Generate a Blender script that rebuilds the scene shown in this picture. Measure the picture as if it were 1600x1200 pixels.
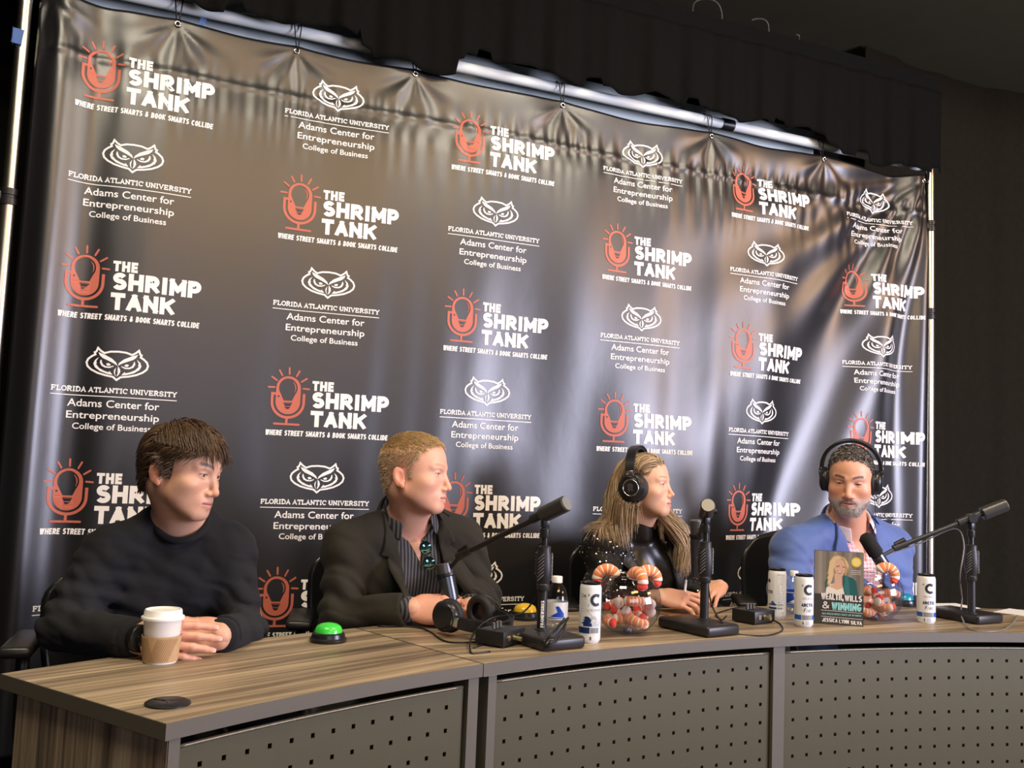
import bpy, bmesh, math, random
import numpy as np
from mathutils import Vector, Matrix
PI = math.pi
random.seed(4); RNG = np.random.default_rng(7)
for o in list(bpy.data.objects): bpy.data.objects.remove(o)
SC = bpy.context.scene; COL = SC.collection
# ------------------------------------------------------------------ camera
CAMR = np.array([[0.91601331, -0.39914983, 0.03998788], [0.07120726, 0.06368992, -0.9954261], [0.39477734, 0.91467098, 0.08676318]])
CAMC = np.array([0.1832, -3.33515, 1.19]); FPX = 1480.0
cam = bpy.data.cameras.new('camera'); camo = bpy.data.objects.new('camera', cam); COL.objects.link(camo)
cam.sensor_fit = 'HORIZONTAL'; cam.sensor_width = 36; cam.lens = FPX / 1600 * 36; cam.clip_start = .05
_m = Matrix.Identity(4)
for r in range(3):
    _m[r][0] = CAMR[0][r]; _m[r][1] = -CAMR[1][r]; _m[r][2] = -CAMR[2][r]; _m[r][3] = CAMC[r]
camo.matrix_world = _m; SC.camera = camo
def W(px, py, d):            # survey point: image position and distance along the optical axis -> place in the room
    return CAMC + d * (CAMR.T @ np.array([(px - 800) / FPX, (py - 600) / FPX, 1.0]))
def WZ(px, py, z):           # survey point on a level plane
    d = CAMR.T @ np.array([(px - 800) / FPX, (py - 600) / FPX, 1.0]); return CAMC + d * (z - CAMC[2]) / d[2]
# ------------------------------------------------------------------ light
wd = bpy.data.worlds.new('world'); SC.world = wd; wd.use_nodes = True
wd.node_tree.nodes['Background'].inputs[0].default_value = (.9, .95, 1, 1); wd.node_tree.nodes['Background'].inputs[1].default_value = .02
SC.view_settings.view_transform = 'Standard'; SC.view_settings.look = 'None'; SC.view_settings.gamma = 1
SC.view_settings.use_curve_mapping = False; SC.view_settings.exposure = -0.15
def area(name, loc, target, sx, sy, power, col):
    l = bpy.data.lights.new(name, 'AREA'); l.shape = 'RECTANGLE'; l.size = sx; l.size_y = sy; l.energy = power; l.color = col
    o = bpy.data.objects.new(name, l); COL.objects.link(o); o.location = loc
    o.rotation_euler = (Vector(target) - Vector(loc)).to_track_quat('-Z', 'Y').to_euler(); return o
area('window_daylight', (5.4, -4.9, 1.62), (2.0, 0, 1.35), 2.2, 1.7, 410, (.77, .77, 1))
area('window_daylight', (.4, -7.1, 2.1), (.4, 0, 1.6), 3.4, 1.3, 48, (.97, .88, 1))
area('ceiling_panel_light', (1.35, -4.0, 3.42), (1.0, -1.0, 1.0), 1.6, .7, 58, (1, .58, .22))
area('ceiling_panel_light', (6.0, -3.8, 3.42), (3.4, -.4, 1.6), 1.4, .7, 120, (1, .56, .22))
area('ceiling_panel_light', (-.1, -1.95, 3.42), (.3, -1.5, .8), 1.2, .5, 60, (1, .88, .68))
area('ceiling_panel_light', (2.3, -1.95, 3.42), (2.2, -1.4, .8), 1.2, .5, 62, (1, .88, .68))
# ------------------------------------------------------------------ helpers
def tag(o, label=None, cat=None, group=None, kind=None):
    if label: o['label'] = label
    if cat: o['category'] = cat
    if group: o['group'] = group
    if kind: o['kind'] = kind
    return o
def thing(name, label, cat, loc=(0, 0, 0), rz=0, group=None):
    o = bpy.data.objects.new(name, None); COL.objects.link(o); o.location = loc; o.rotation_euler = (0, 0, rz); o.empty_display_size = .05
    return tag(o, label, cat, group)
def link(name, me, m=None, parent=None, smooth=False, loc=None, rot=None):
    o = bpy.data.objects.new(name, me); COL.objects.link(o)
    if m is not None and not me.materials:
        for k in (m if isinstance(m, (list, tuple)) else [m]): me.materials.append(k)
    if parent is not None: o.parent = parent
    if smooth: me.shade_smooth()
    if loc is not None: o.location = loc
    if rot is not None: o.rotation_euler = rot
    return o
def copytree(o, parent=None):
    c = o.copy(); COL.objects.link(c); c.parent = parent
    for ch in list(o.children): copytree(ch, c)
    return c
def mesh(name, v, f):
    me = bpy.data.meshes.new(name); me.from_pydata([tuple(map(float, p)) for p in v], [], [tuple(map(int, q)) for q in f]); me.update(); return me
class MB:
    """collects primitives in one mesh"""
    def __init__(s): s.v = []; s.f = []; s.mi = []
    def add(s, v, f, mi=0):
        b = len(s.v); s.v += [tuple(map(float, p)) for p in v]; s.f += [tuple(int(i) + b for i in q) for q in f]; s.mi += [mi] * len(f); return s
    def box(s, c, d, R=None, bev=0.0, seg=2, mi=0):
        bm = bmesh.new(); bmesh.ops.create_cube(bm, size=1)
        for v in bm.verts: v.co = Vector((v.co.x * d[0], v.co.y * d[1], v.co.z * d[2]))
        if bev: bmesh.ops.bevel(bm, geom=bm.edges[:], offset=bev, segments=seg, affect='EDGES', profile=.5)
        return s.bm(bm, c, R, mi)
    def bm(s, bm, c=(0, 0, 0), R=None, mi=0):
        bm.verts.index_update(); M = R if R is not None else Matrix.Identity(3)
        s.add([M @ v.co + Vector(c) for v in bm.verts], [[v.index for v in f.verts] for f in bm.faces], mi); bm.free(); return s
    def lathe(s, prof, n=24, c=(0, 0, 0), R=None, mi=0, cap=True):
        v = []; f = []; m = len(prof)
        for i in range(n):
            a = 2 * PI * i / n
            for r, z in prof: v.append(Vector((r * math.cos(a), r * math.sin(a), z)))
        for i in range(n):
            j = (i + 1) % n
            for k in range(m - 1): f.append((i * m + k, j * m + k, j * m + k + 1, i * m + k + 1))
        if cap:
            f.append([i * m for i in range(n)][::-1]); f.append([i * m + m - 1 for i in range(n)])
        M = R if R is not None else Matrix.Identity(3)
        return s.add([M @ p + Vector(c) for p in v], f, mi)
    def cyl(s, a, b, r, r2=None, n=16, mi=0, bev=.0):
        a = Vector(a); b = Vector(b); L = (b - a).length; r2 = r if r2 is None else r2
        R = (b - a).to_track_quat('Z', 'Y').to_matrix()
        p = [(r, 0), (r2, L)] if not bev else [(r - bev, 0), (r, bev), (r2, L - bev), (r2 - bev, L)]
        return s.lathe(p, n, a, R, mi)
    def tube(s, pts, r, n=8, mi=0, smooth=4, closed=False):
        P = catmull(pts, smooth) if smooth > 1 else [Vector(p) for p in pts]
        v = []; f = []; up = Vector((0, 0, 1)); prev = None
        for i, p in enumerate(P):
            t = (P[min(i + 1, len(P) - 1)] - P[max(i - 1, 0)]).normalized()
            x = prev if prev is not None else (up.cross(t) if abs(t.z) < .95 else Vector((1, 0, 0)))
            x = (x - t * x.dot(t)).normalized(); y = t.cross(x); prev = x
            rr = r[min(i, len(r) - 1)] if isinstance(r, (list, tuple)) else r
            for k in range(n): a = 2 * PI * k / n; v.append(p + x * rr * math.cos(a) + y * rr * math.sin(a))
        for i in range(len(P) - 1):
            for k in range(n): l = (k + 1) % n; f.append((i * n + k, i * n + l, (i + 1) * n + l, (i + 1) * n + k))
        f.append(list(range(n))[::-1]); f.append([(len(P) - 1) * n + k for k in range(n)])
        return s.add(v, f, mi)
    def mesh(s, name='m'):
        me = mesh(name, s.v, s.f)
        if any(s.mi): me.polygons.foreach_set('material_index', s.mi)
        return me
    def build(s, name, m, parent=None, smooth=False, loc=None, rot=None, auto=None):
        me = s.mesh(name)
        o = link(name, me, m, parent, smooth, loc, rot)
        if auto is not None: me.shade_smooth(); me.set_sharp_from_angle(angle=math.radians(auto))
        return o
def catmull(pts, n):
    P = [Vector(p) for p in pts]
    if len(P) < 3: return [P[0].lerp(P[1], i / n) for i in range(n + 1)]
    out = []
    for i in range(len(P) - 1):
        a = P[i - 1] if i else P[0] * 2 - P[1]; b = P[i]; c = P[i + 1]; d = P[i + 2] if i + 2 < len(P) else c * 2 - b
        for k in range(n):
            t = k / n; out.append(.5 * ((2 * b) + (c - a) * t + (2 * a - 5 * b + 4 * c - d) * t * t + (3 * b - a - 3 * c + d) * t ** 3))
    out.append(P[-1]); return out
MATS = {}
def mat(name, col, rough=.5, metal=0, spec=.5, noise=0, nscale=40, bump=0, bscale=200, trans=0, ior=1.45, emit=0, coat=0, sheen=0, stretch=(1, 1, 1), alpha=1):
    if name in MATS: return MATS[name]
    m = bpy.data.materials.new(name); m.use_nodes = True; nt = m.node_tree; b = nt.nodes['Principled BSDF']; MATS[name] = m
    b.inputs['Base Color'].default_value = (*col, 1); b.inputs['Roughness'].default_value = rough; b.inputs['Metallic'].default_value = metal
    b.inputs['Specular IOR Level'].default_value = spec; b.inputs['IOR'].default_value = ior; b.inputs['Transmission Weight'].default_value = trans
    b.inputs['Coat Weight'].default_value = coat; b.inputs['Sheen Weight'].default_value = sheen; b.inputs['Sheen Roughness'].default_value = .4; b.inputs['Alpha'].default_value = alpha
    if emit: b.inputs['Emission Color'].default_value = (*col, 1); b.inputs['Emission Strength'].default_value = emit
    if noise or bump:
        tc = nt.nodes.new('ShaderNodeTexCoord'); mp = nt.nodes.new('ShaderNodeMapping'); nt.links.new(tc.outputs['Object'], mp.inputs[0]); mp.inputs['Scale'].default_value = stretch
    if noise:
        n = nt.nodes.new('ShaderNodeTexNoise'); n.inputs['Scale'].default_value = nscale; n.inputs['Detail'].default_value = 4; nt.links.new(mp.outputs[0], n.inputs[0])
        mx = nt.nodes.new('ShaderNodeMix'); mx.data_type = 'RGBA'; nt.links.new(n.outputs[0], mx.inputs[0])
        mx.inputs[6].default_value = (*[max(0, c * (1 - noise)) for c in col], 1); mx.inputs[7].default_value = (*[min(1, c * (1 + noise)) for c in col], 1)
        nt.links.new(mx.outputs[2], b.inputs['Base Color'])
    if bump:
        n = nt.nodes.new('ShaderNodeTexNoise'); n.inputs['Scale'].default_value = bscale; nt.links.new(mp.outputs[0], n.inputs[0])
        bp = nt.nodes.new('ShaderNodeBump'); bp.inputs['Strength'].default_value = bump; bp.inputs['Distance'].default_value = .004; nt.links.new(n.outputs[0], bp.inputs['Height']); nt.links.new(bp.outputs[0], b.inputs['Normal'])
    return m
def wood(name, ang, vertical=False):
    m = bpy.data.materials.new(name); m.use_nodes = True; nt = m.node_tree; b = nt.nodes['Principled BSDF']; L = nt.links.new
    b.inputs['Roughness'].default_value = .42
    tc = nt.nodes.new('ShaderNodeTexCoord'); r = nt.nodes.new('ShaderNodeVectorRotate'); r.rotation_type = 'Z_AXIS'; r.inputs['Angle'].default_value = -ang; L(tc.outputs['Object'], r.inputs[0])
    def layer(sc, st, det):
        mp = nt.nodes.new('ShaderNodeMapping'); mp.inputs['Scale'].default_value = st; L(r.outputs[0], mp.inputs[0])
        n = nt.nodes.new('ShaderNodeTexNoise'); n.inputs['Scale'].default_value = sc; n.inputs['Detail'].default_value = det; n.inputs['Roughness'].default_value = .6; L(mp.outputs[0], n.inputs[0]); return n
    a = layer(1, (90, 90, 3) if vertical else (2.2, 75, 75), 3); c = layer(1, (28, 28, 1.2) if vertical else (1.0, 24, 24), 2)
    mx = nt.nodes.new('ShaderNodeMix'); mx.data_type = 'FLOAT'; mx.inputs[0].default_value = .5; L(a.outputs[0], mx.inputs[2]); L(c.outputs[0], mx.inputs[3])
    cr = nt.nodes.new('ShaderNodeValToRGB'); L(mx.outputs[0], cr.inputs[0]); e = cr.color_ramp.elements
    e[0].position = .36; e[0].color = (.085, .062, .042, 1); e[1].position = .63; e[1].color = (.44, .345, .225, 1)
    k = e.new(.5); k.color = (.245, .187, .120, 1); L(cr.outputs[0], b.inputs['Base Color']); return m
# ------------------------------------------------------------------ the room
black_cloth = mat('black_cloth', (.0045, .0044, .004), .9, spec=.08, noise=.3, nscale=60)
plainfloor = mat('dark_carpet', (.03, .028, .026), .95, noise=.4, nscale=300, bump=.3, bscale=500)
ceilm = mat('dark_ceiling_paint', (.055, .050, .030), .9, spec=.1, noise=.12, nscale=6)
wallm = mat('dark_wall_paint', (.02, .018, .012), .9, spec=.1, noise=.1, nscale=5)
def slab(name, c, d, m):
    o = MB().box(c, d).build(name, m); o['kind'] = 'structure'; return o
slab('floor', (2, -3, -.05), (12, 9, .1), plainfloor)
slab('ceiling', (2, -3, 3.6), (12, 9, .1), ceilm)
slab('wall_back', (2, 1.3, 1.75), (12, .1, 3.7), wallm)
slab('wall_left', (-3.9, -3, 1.75), (.1, 9, 3.7), wallm)
slab('wall_right', (7.8, -3, 1.75), (.1, 9, 3.7), wallm)
slab('wall_front', (2, -7.4, 1.75), (12, .1, 3.7), mat('pale_wall_paint', (.45, .42, .38), .9, noise=.05, nscale=3))
def drape(name, x0, x1, ztop, zbot, y, amp, lam, m, nx=260, nz=14, label='', cat='curtain', zfun=None, yfun=None):
    v = []; f = []
    for i in range(nx + 1):
        x = x0 + (x1 - x0) * i / nx; zb = zfun(x) if zfun else zbot
        for k in range(nz + 1):
            t = k / nz; z = ztop + (zb - ztop) * t
            ph = 2 * PI * x / lam + 1.3 * math.sin(x * 2.1) + .5 * math.sin(x * 7.3)
            v.append((x, y + (yfun(x) if yfun else 0) + amp * (.35 + .65 * t) * (math.sin(ph) + .35 * math.sin(2.3 * ph + 1)), z))
    for i in range(nx):
        for k in range(nz): a = i * (nz + 1) + k; f.append((a, a + 1, a + nz + 2, a + nz + 1))
    o = link(name, mesh(name, v, f), m, None, True); tag(o, label, cat)
    so = o.modifiers.new('thick', 'SOLIDIFY'); so.thickness = .004; return o
def vedge(x):
    return 2.722 + .020 * (1.35 < x < 3.1) + .012 * math.sin(x * 9) + .01 * math.sin(x * 23 + 1) + (.03 if (x % .47) < .06 else 0) - (.055 if .95 < x < 1.32 else 0) - .05 * max(0, min(1, (x - 3.05) / .3))
drape('valance_curtain', -3.0, 3.82, 3.09, 2.7, -.045, .014, .2, black_cloth, 700, 16, 'black gathered valance curtain hanging above the printed banner', zfun=vedge)
drape('side_curtain', 3.84, 7.7, 3.54, .01, .45, .03, .42, mat('black_drape', (.014, .0125, .008), .85, spec=.08, noise=.25, nscale=30), 300, 10, 'black floor-length curtain to the right of the banner', yfun=lambda x: .12 * math.sin(x * 1.7))
drape('rear_curtain', -3.8, 3.9, 3.0, .01, .62, .03, .35, black_cloth, 240, 10, 'black curtain hanging behind the banner frame at left')
# ------------------------------------------------------------------ printed banner
from mathutils.geometry import tessellate_polygon
from mathutils import noise as mnoise
BX0, BX1, BZ0, BZ1 = -.095, 3.752, .25, 2.668
GROM = [(.327, 2.648), (.734, 2.648), (1.175, 2.648), (1.798, 2.648), (2.516, 2.648), (3.132, 2.648), (3.735, 2.640), (-.06, 2.648)]
def sstep(a, b, x):
    t = np.clip((x - a) / (b - a), 0, 1); return t * t * (3 - 2 * t)
def bwave(x, z):
    """toward-the-room displacement of the vinyl (numpy arrays)"""
    d = 2.65 - z
    rt = sstep(.9, 2.4, x)
    y = .010 * np.sin(2 * PI * x / 1.15 + .6) + (.0026 + .0008 * rt) * np.sin(2 * PI * (x + .12 * d) / .36 + 1.5 * np.sin(x * 2.3))
    y += .0009 * np.sin(2 * PI * (x + .05 * d) / .17 + np.sin(x * 5) * 2) * sstep(2.7, 1.2, z)
    # long diagonal swags in the right half
    y += .040 * rt * np.exp(-((x - 2.05 + .42 * (z - 1.5)) / .30) ** 2) + .022 * np.exp(-((x - 2.62 - .40 * (z - 1.5)) / .22) ** 2)
    y += -.046 * np.exp(-((x - 3.06 - .42 * (z - 1.4)) / .16) ** 2) + .024 * np.exp(-((x - 3.38 - .30 * (z - 1.7)) / .10) ** 2)
    y += .028 * np.exp(-((x - 3.70) / .055) ** 2) - .015 * np.exp(-((x - 3.58) / .06) ** 2)
    # pleats radiating from the top right corner
    ph = np.arctan2(3.76 - x, np.maximum(.02, 2.68 - z)); rr = np.hypot(3.76 - x, 2.68 - z)
    y += .016 * np.sin(ph * 26 + .6) * np.exp(-ph * 1.1) * sstep(.03, .45, rr) * sstep(1.9, .7, rr)
    # curled left edge
    y += .03 * np.exp(-((x + .02) / .05) ** 2) - .018 * np.exp(-((x - .10) / .06) ** 2)
    # hem pocket along the top
    hem = sstep(2.66, 2.50, z) * sstep(2.36, 2.50, z)
    puck = np.sin(2 * PI * x / .062 + 2.5 * np.sin(x * 7) + 1.2 * np.sin(x * 17))
    y += -.009 * hem + (.0022 + .0022 * rt) * puck * np.exp(-((z - 2.49) / .05) ** 2) + .0025 * puck * sstep(2.50, 2.40, z) * sstep(2.15, 2.42, z) * np.sin(x * 3.3)
    y += .004 * np.exp(-((z - 2.478) / .010) ** 2)
    for gx, gz in GROM:
        r = np.hypot(x - gx, z - gz); a = np.arctan2(x - gx, gz - z + 1e-5)
        y += .0042 * np.sin(a * 7 + gx * 5) * np.exp(-((r - .10) / .09) ** 2) * sstep(1.45, .9, np.abs(a)) - .010 * np.exp(-(r / .09) ** 2)
    # top edge sags between the eyelets
    return y
def bedge(x):
    s = np.zeros_like(x); gs = sorted(g[0] for g in GROM)
    for a, b in zip(gs[:-1], gs[1:]):
        t = np.clip((x - a) / (b - a), 0, 1); s += np.where((x >= a) & (x <= b), -.03 * (b - a) * 4 * t * (1 - t), 0)
    return s
def vinyl():
    m = bpy.data.materials.new('black_vinyl_print'); m.use_nodes = True; nt = m.node_tree; b = nt.nodes['Principled BSDF']; L = nt.links.new
    b.inputs['Base Color'].default_value = (.0045, .0045, .006, 1); b.inputs['Roughness'].default_value = .37; b.inputs['Specular IOR Level'].default_value = 1.0; b.inputs['IOR'].default_value = 1.5
    tc = nt.nodes.new('ShaderNodeTexCoord'); mp = nt.nodes.new('ShaderNodeMapping'); mp.inputs['Scale'].default_value = (1, 1, .6); L(tc.outputs['Object'], mp.inputs[0])
    n = nt.nodes.new('ShaderNodeTexNoise'); n.inputs['Scale'].default_value = 7; n.inputs['Detail'].default_value = 5; L(mp.outputs[0], n.inputs[0])
    w = nt.nodes.new('ShaderNodeTexNoise'); w.inputs['Scale'].default_value = 900; L(tc.outputs['Object'], w.inputs[0])
    ad = nt.nodes.new('ShaderNodeMath'); ad.operation = 'MULTIPLY_ADD'; ad.inputs[1].default_value = .06; L(w.outputs[0], ad.inputs[0]); L(n.outputs[0], ad.inputs[2])
    bp = nt.nodes.new('ShaderNodeBump'); bp.inputs['Strength'].default_value = .22; bp.inputs['Distance'].default_value = .006; L(ad.outputs[0], bp.inputs['Height']); L(bp.outputs[0], b.inputs['Normal'])
    return m
nx, nz = 386, 240
gx = np.linspace(BX0, BX1, nx + 1); gz = np.linspace(0, 1, nz + 1)
X = np.repeat(gx[:, None], nz + 1, 1); Zt = BZ1 + bedge(gx)[:, None]; Z = BZ0 + (Zt - BZ0) * gz[None, :]
V = np.stack([X, -bwave(X, Z), Z], -1).reshape(-1, 3)
i, k = np.meshgrid(np.arange(nx), np.arange(nz), indexing='ij'); a = (i * (nz + 1) + k).ravel()
banner = thing('step_and_repeat_banner', 'large black vinyl backdrop banner with repeating orange and white logos', 'banner')
bo = link('vinyl_sheet', mesh('vinyl_sheet', V, np.stack([a, a + nz + 1, a + nz + 2, a + 1], -1)), vinyl(), banner, True)
sm = bo.modifiers.new('thick', 'SOLIDIFY'); sm.thickness = .001; sm.offset = -1
TXT = {}
def text2d(s, bold=0.0):
    if (s, bold) in TXT: return TXT[(s, bold)]
    c = bpy.data.curves.new('t', 'FONT'); c.body = s; c.resolution_u = 3; c.offset = bold; c.fill_mode = 'FRONT'
    o = bpy.data.objects.new('t', c); COL.objects.link(o); bpy.context.view_layer.update()
    me = bpy.data.meshes.new_from_object(o.evaluated_get(bpy.context.evaluated_depsgraph_get()))
    v = np.array([p.co[:2] for p in me.vertices]).reshape(-1, 2); f = [tuple(p.vertices) for p in me.polygons]
    bpy.data.objects.remove(o); bpy.data.curves.remove(c); bpy.data.meshes.remove(me); TXT[(s, bold)] = (v, f); return v, f
class Flat:
    """flat print in (x, z) metres; colour index per face"""
    def __init__(s): s.v = []; s.f = []; s.c = []
    def add(s, v, f, c=0):
        b = len(s.v); s.v += [tuple(map(float, p)) for p in v]; s.f += [tuple(int(i) + b for i in q) for q in f]; s.c += [c] * len(f); return s
    def text(s, t, x0, x1, zb, cap, c=0, bold=0., slant=0.):
        v, f = text2d(t, bold); cv, _ = text2d('H', bold); h = cv[:, 1].max() - cv[:, 1].min(); y0 = cv[:, 1].min()
        w = v[:, 0].max() - v[:, 0].min()
        x = (v[:, 0] - v[:, 0].min()) / w * (x1 - x0) + x0; z = (v[:, 1] - y0) / h * cap + zb
        return s.add(np.stack([x + slant * (z - zb), z], -1), f, c)
    def poly(s, loops, c=0):
        if not isinstance(loops[0][0], (tuple, list, np.ndarray)): loops = [loops]
        t = tessellate_polygon([[Vector((p[0], p[1], 0)) for p in l] for l in loops]); v = [p for l in loops for p in l]; return s.add(v, t, c)
    def stroke(s, P, w, c=0, closed=False, cap=False):
        P = [np.array(p, float) for p in P]; n = len(P); v = []; f = []
        for i in range(n):
            a = P[(i - 1) % n] if closed or i else P[i]; b = P[(i + 1) % n] if closed or i < n - 1 else P[i]
            t1 = P[i] - a; t2 = b - P[i]; t1 = t1 / (np.linalg.norm(t1) + 1e-9); t2 = t2 / (np.linalg.norm(t2) + 1e-9); t = t1 + t2; t /= np.linalg.norm(t) + 1e-9
            nn = np.array([-t[1], t[0]]); ww = (w[i] if isinstance(w, (list, tuple)) else w) / 2; k = max(.55, abs(nn @ np.array([-t2[1], t2[0]]))) if (closed or 0 < i < n - 1) else 1
            v += [P[i] + nn * ww / k, P[i] - nn * ww / k]
        for i in range(n if closed else n - 1): j = (i + 1) % n; f.append((2 * i, 2 * i + 1, 2 * j + 1, 2 * j))
        s.add(v, f, c)
        if cap:
            for p in (P[0], P[-1]): s.disc(p, (w if not isinstance(w, (list, tuple)) else w[0]) / 2, c, 10)
        return s
    def disc(s, p, r, c=0, n=20, r2=None):
        return s.add([(p[0] + r * math.cos(2 * PI * i / n), p[1] + (r2 or r) * math.sin(2 * PI * i / n)) for i in range(n)], [list(range(n))], c)
    def cut(s, step):
        bm = bmesh.new(); vs = [bm.verts.new((p[0], p[1], 0)) for p in s.v]; ly = bm.faces.layers.int.new('c')
        for q, c in zip(s.f, s.c):
            try: f = bm.faces.new([vs[i] for i in q]); f[ly] = c
            except ValueError: pass
        xs = [p[0] for p in s.v]; zs = [p[1] for p in s.v]
        for ax, lo, hi in ((0, min(xs), max(xs)), (1, min(zs), max(zs))):
            t = lo + step
            while t < hi:
                co = [0, 0, 0]; co[ax] = t; no = [0, 0, 0]; no[ax] = 1
                bmesh.ops.bisect_plane(bm, geom=bm.verts[:] + bm.edges[:] + bm.faces[:], dist=1e-6, plane_co=co, plane_no=no); t += step
        bm.verts.index_update(); s.v = [(v.co.x, v.co.y) for v in bm.verts]; s.f = [[v.index for v in f.verts] for f in bm.faces]; s.c = [f[ly] for f in bm.faces]; bm.free(); return s
def arc(cx, cz, rx, rz, a0, a1, n=16): return [(cx + rx * math.cos(math.radians(a0 + (a1 - a0) * i / n)), cz + rz * math.sin(math.radians(a0 + (a1 - a0) * i / n))) for i in range(n + 1)]
# slab serif capitals drawn as strokes on a unit square
SER = lambda x, z, w=.34: [(x - w / 2, z), (x + w / 2, z)]
def glyph(ch):
    st = []
    if ch in 'FE':
        st = [[(.2, 0), (.2, 1)], [(.02, .96), (.82, .96)], [(.2, .5), (.62, .5)], [(.82, 1), (.82, .72)], [(.62, .64), (.62, .38)]]
        st += [[(.02, .04), (.42, .04)]] if ch == 'F' else [[(.02, .04), (.86, .04)], [(.86, 0), (.86, .28)]]
    elif ch == 'L': st = [[(.22, 0), (.22, 1)], SER(.22, .96, .42), [(.02, .04), (.82, .04)], [(.82, 0), (.82, .3)]]
    elif ch == 'O': st = [arc(.5, .5, .44, .46, 0, 360, 24)]
    elif ch == 'C': st = [arc(.52, .5, .44, .46, 45, 318, 18), [(.86, 1), (.86, .66)]]
    elif ch == 'D': st = [[(.2, 0), (.2, 1)], [(.02, .96), (.45, .96)] + arc(.45, .5, .45, .46, 90, -90, 12) + [(.02, .04)]]
    elif ch == 'R': st = [[(.2, 0), (.2, 1)], [(.02, .96), (.55, .96)] + arc(.55, .73, .27, .23, 90, -90, 8) + [(.2, .5)], [(.5, .5), (.84, .04)], SER(.2, .04, .38), SER(.86, .04, .28)]
    elif ch == 'I': st = [[(.5, 0), (.5, 1)], SER(.5, .96, .44), SER(.5, .04, .44)]
    elif ch == 'A': st = [[(.14, 0), (.5, .98), (.86, 0)], [(.28, .32), (.72, .32)], SER(.12, .04), SER(.88, .04)]
    elif ch == 'T': st = [[(.5, 0), (.5, 1)], [(.06, .96), (.94, .96)], [(.07, 1), (.07, .7)], [(.93, 1), (.93, .7)], SER(.5, .04, .42)]
    elif ch == 'N': st = [[(.18, 0), (.18, 1)], [(.14, .98), (.84, .02)], [(.84, 0), (.84, 1)], SER(.16, .04), SER(.84, .96), [(0, .96), (.22, .96)]]
    elif ch == 'U': st = [[(.18, 1), (.18, .36)] + arc(.5, .36, .32, .32, 180, 360, 12) + [(.82, 1)], SER(.18, .96), SER(.82, .96)]
    elif ch == 'V': st = [[(.12, 1), (.5, .02), (.88, 1)], SER(.12, .96), SER(.88, .96)]
    elif ch == 'Y': st = [[(.12, 1), (.5, .46), (.88, 1)], [(.5, .46), (.5, 0)], SER(.12, .96), SER(.88, .96), SER(.5, .04, .42)]
    elif ch == 'S': st = [arc(.5, .74, .34, .23, 40, 250, 10) + arc(.5, .27, .36, .24, 80, -150, 10), [(.8, .98), (.8, .7)], [(.16, .02), (.16, .3)]]
    return st
def slab_text(F, words, x0, x1, zb, cap, c=0):
    adv = {'I': .62, 'L': .92, ' ': .42}; tot = sum(adv.get(ch, 1.08) for ch in words); u = (x1 - x0) / tot; x = x0
    for ch in words:
        a = adv.get(ch, 1.08)
        for st in glyph(ch): F.stroke([(x + (p[0] - .5) * u + u * a / 2, zb + p[1] * cap) for p in st], .0034, c)
        x += u * a

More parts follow.
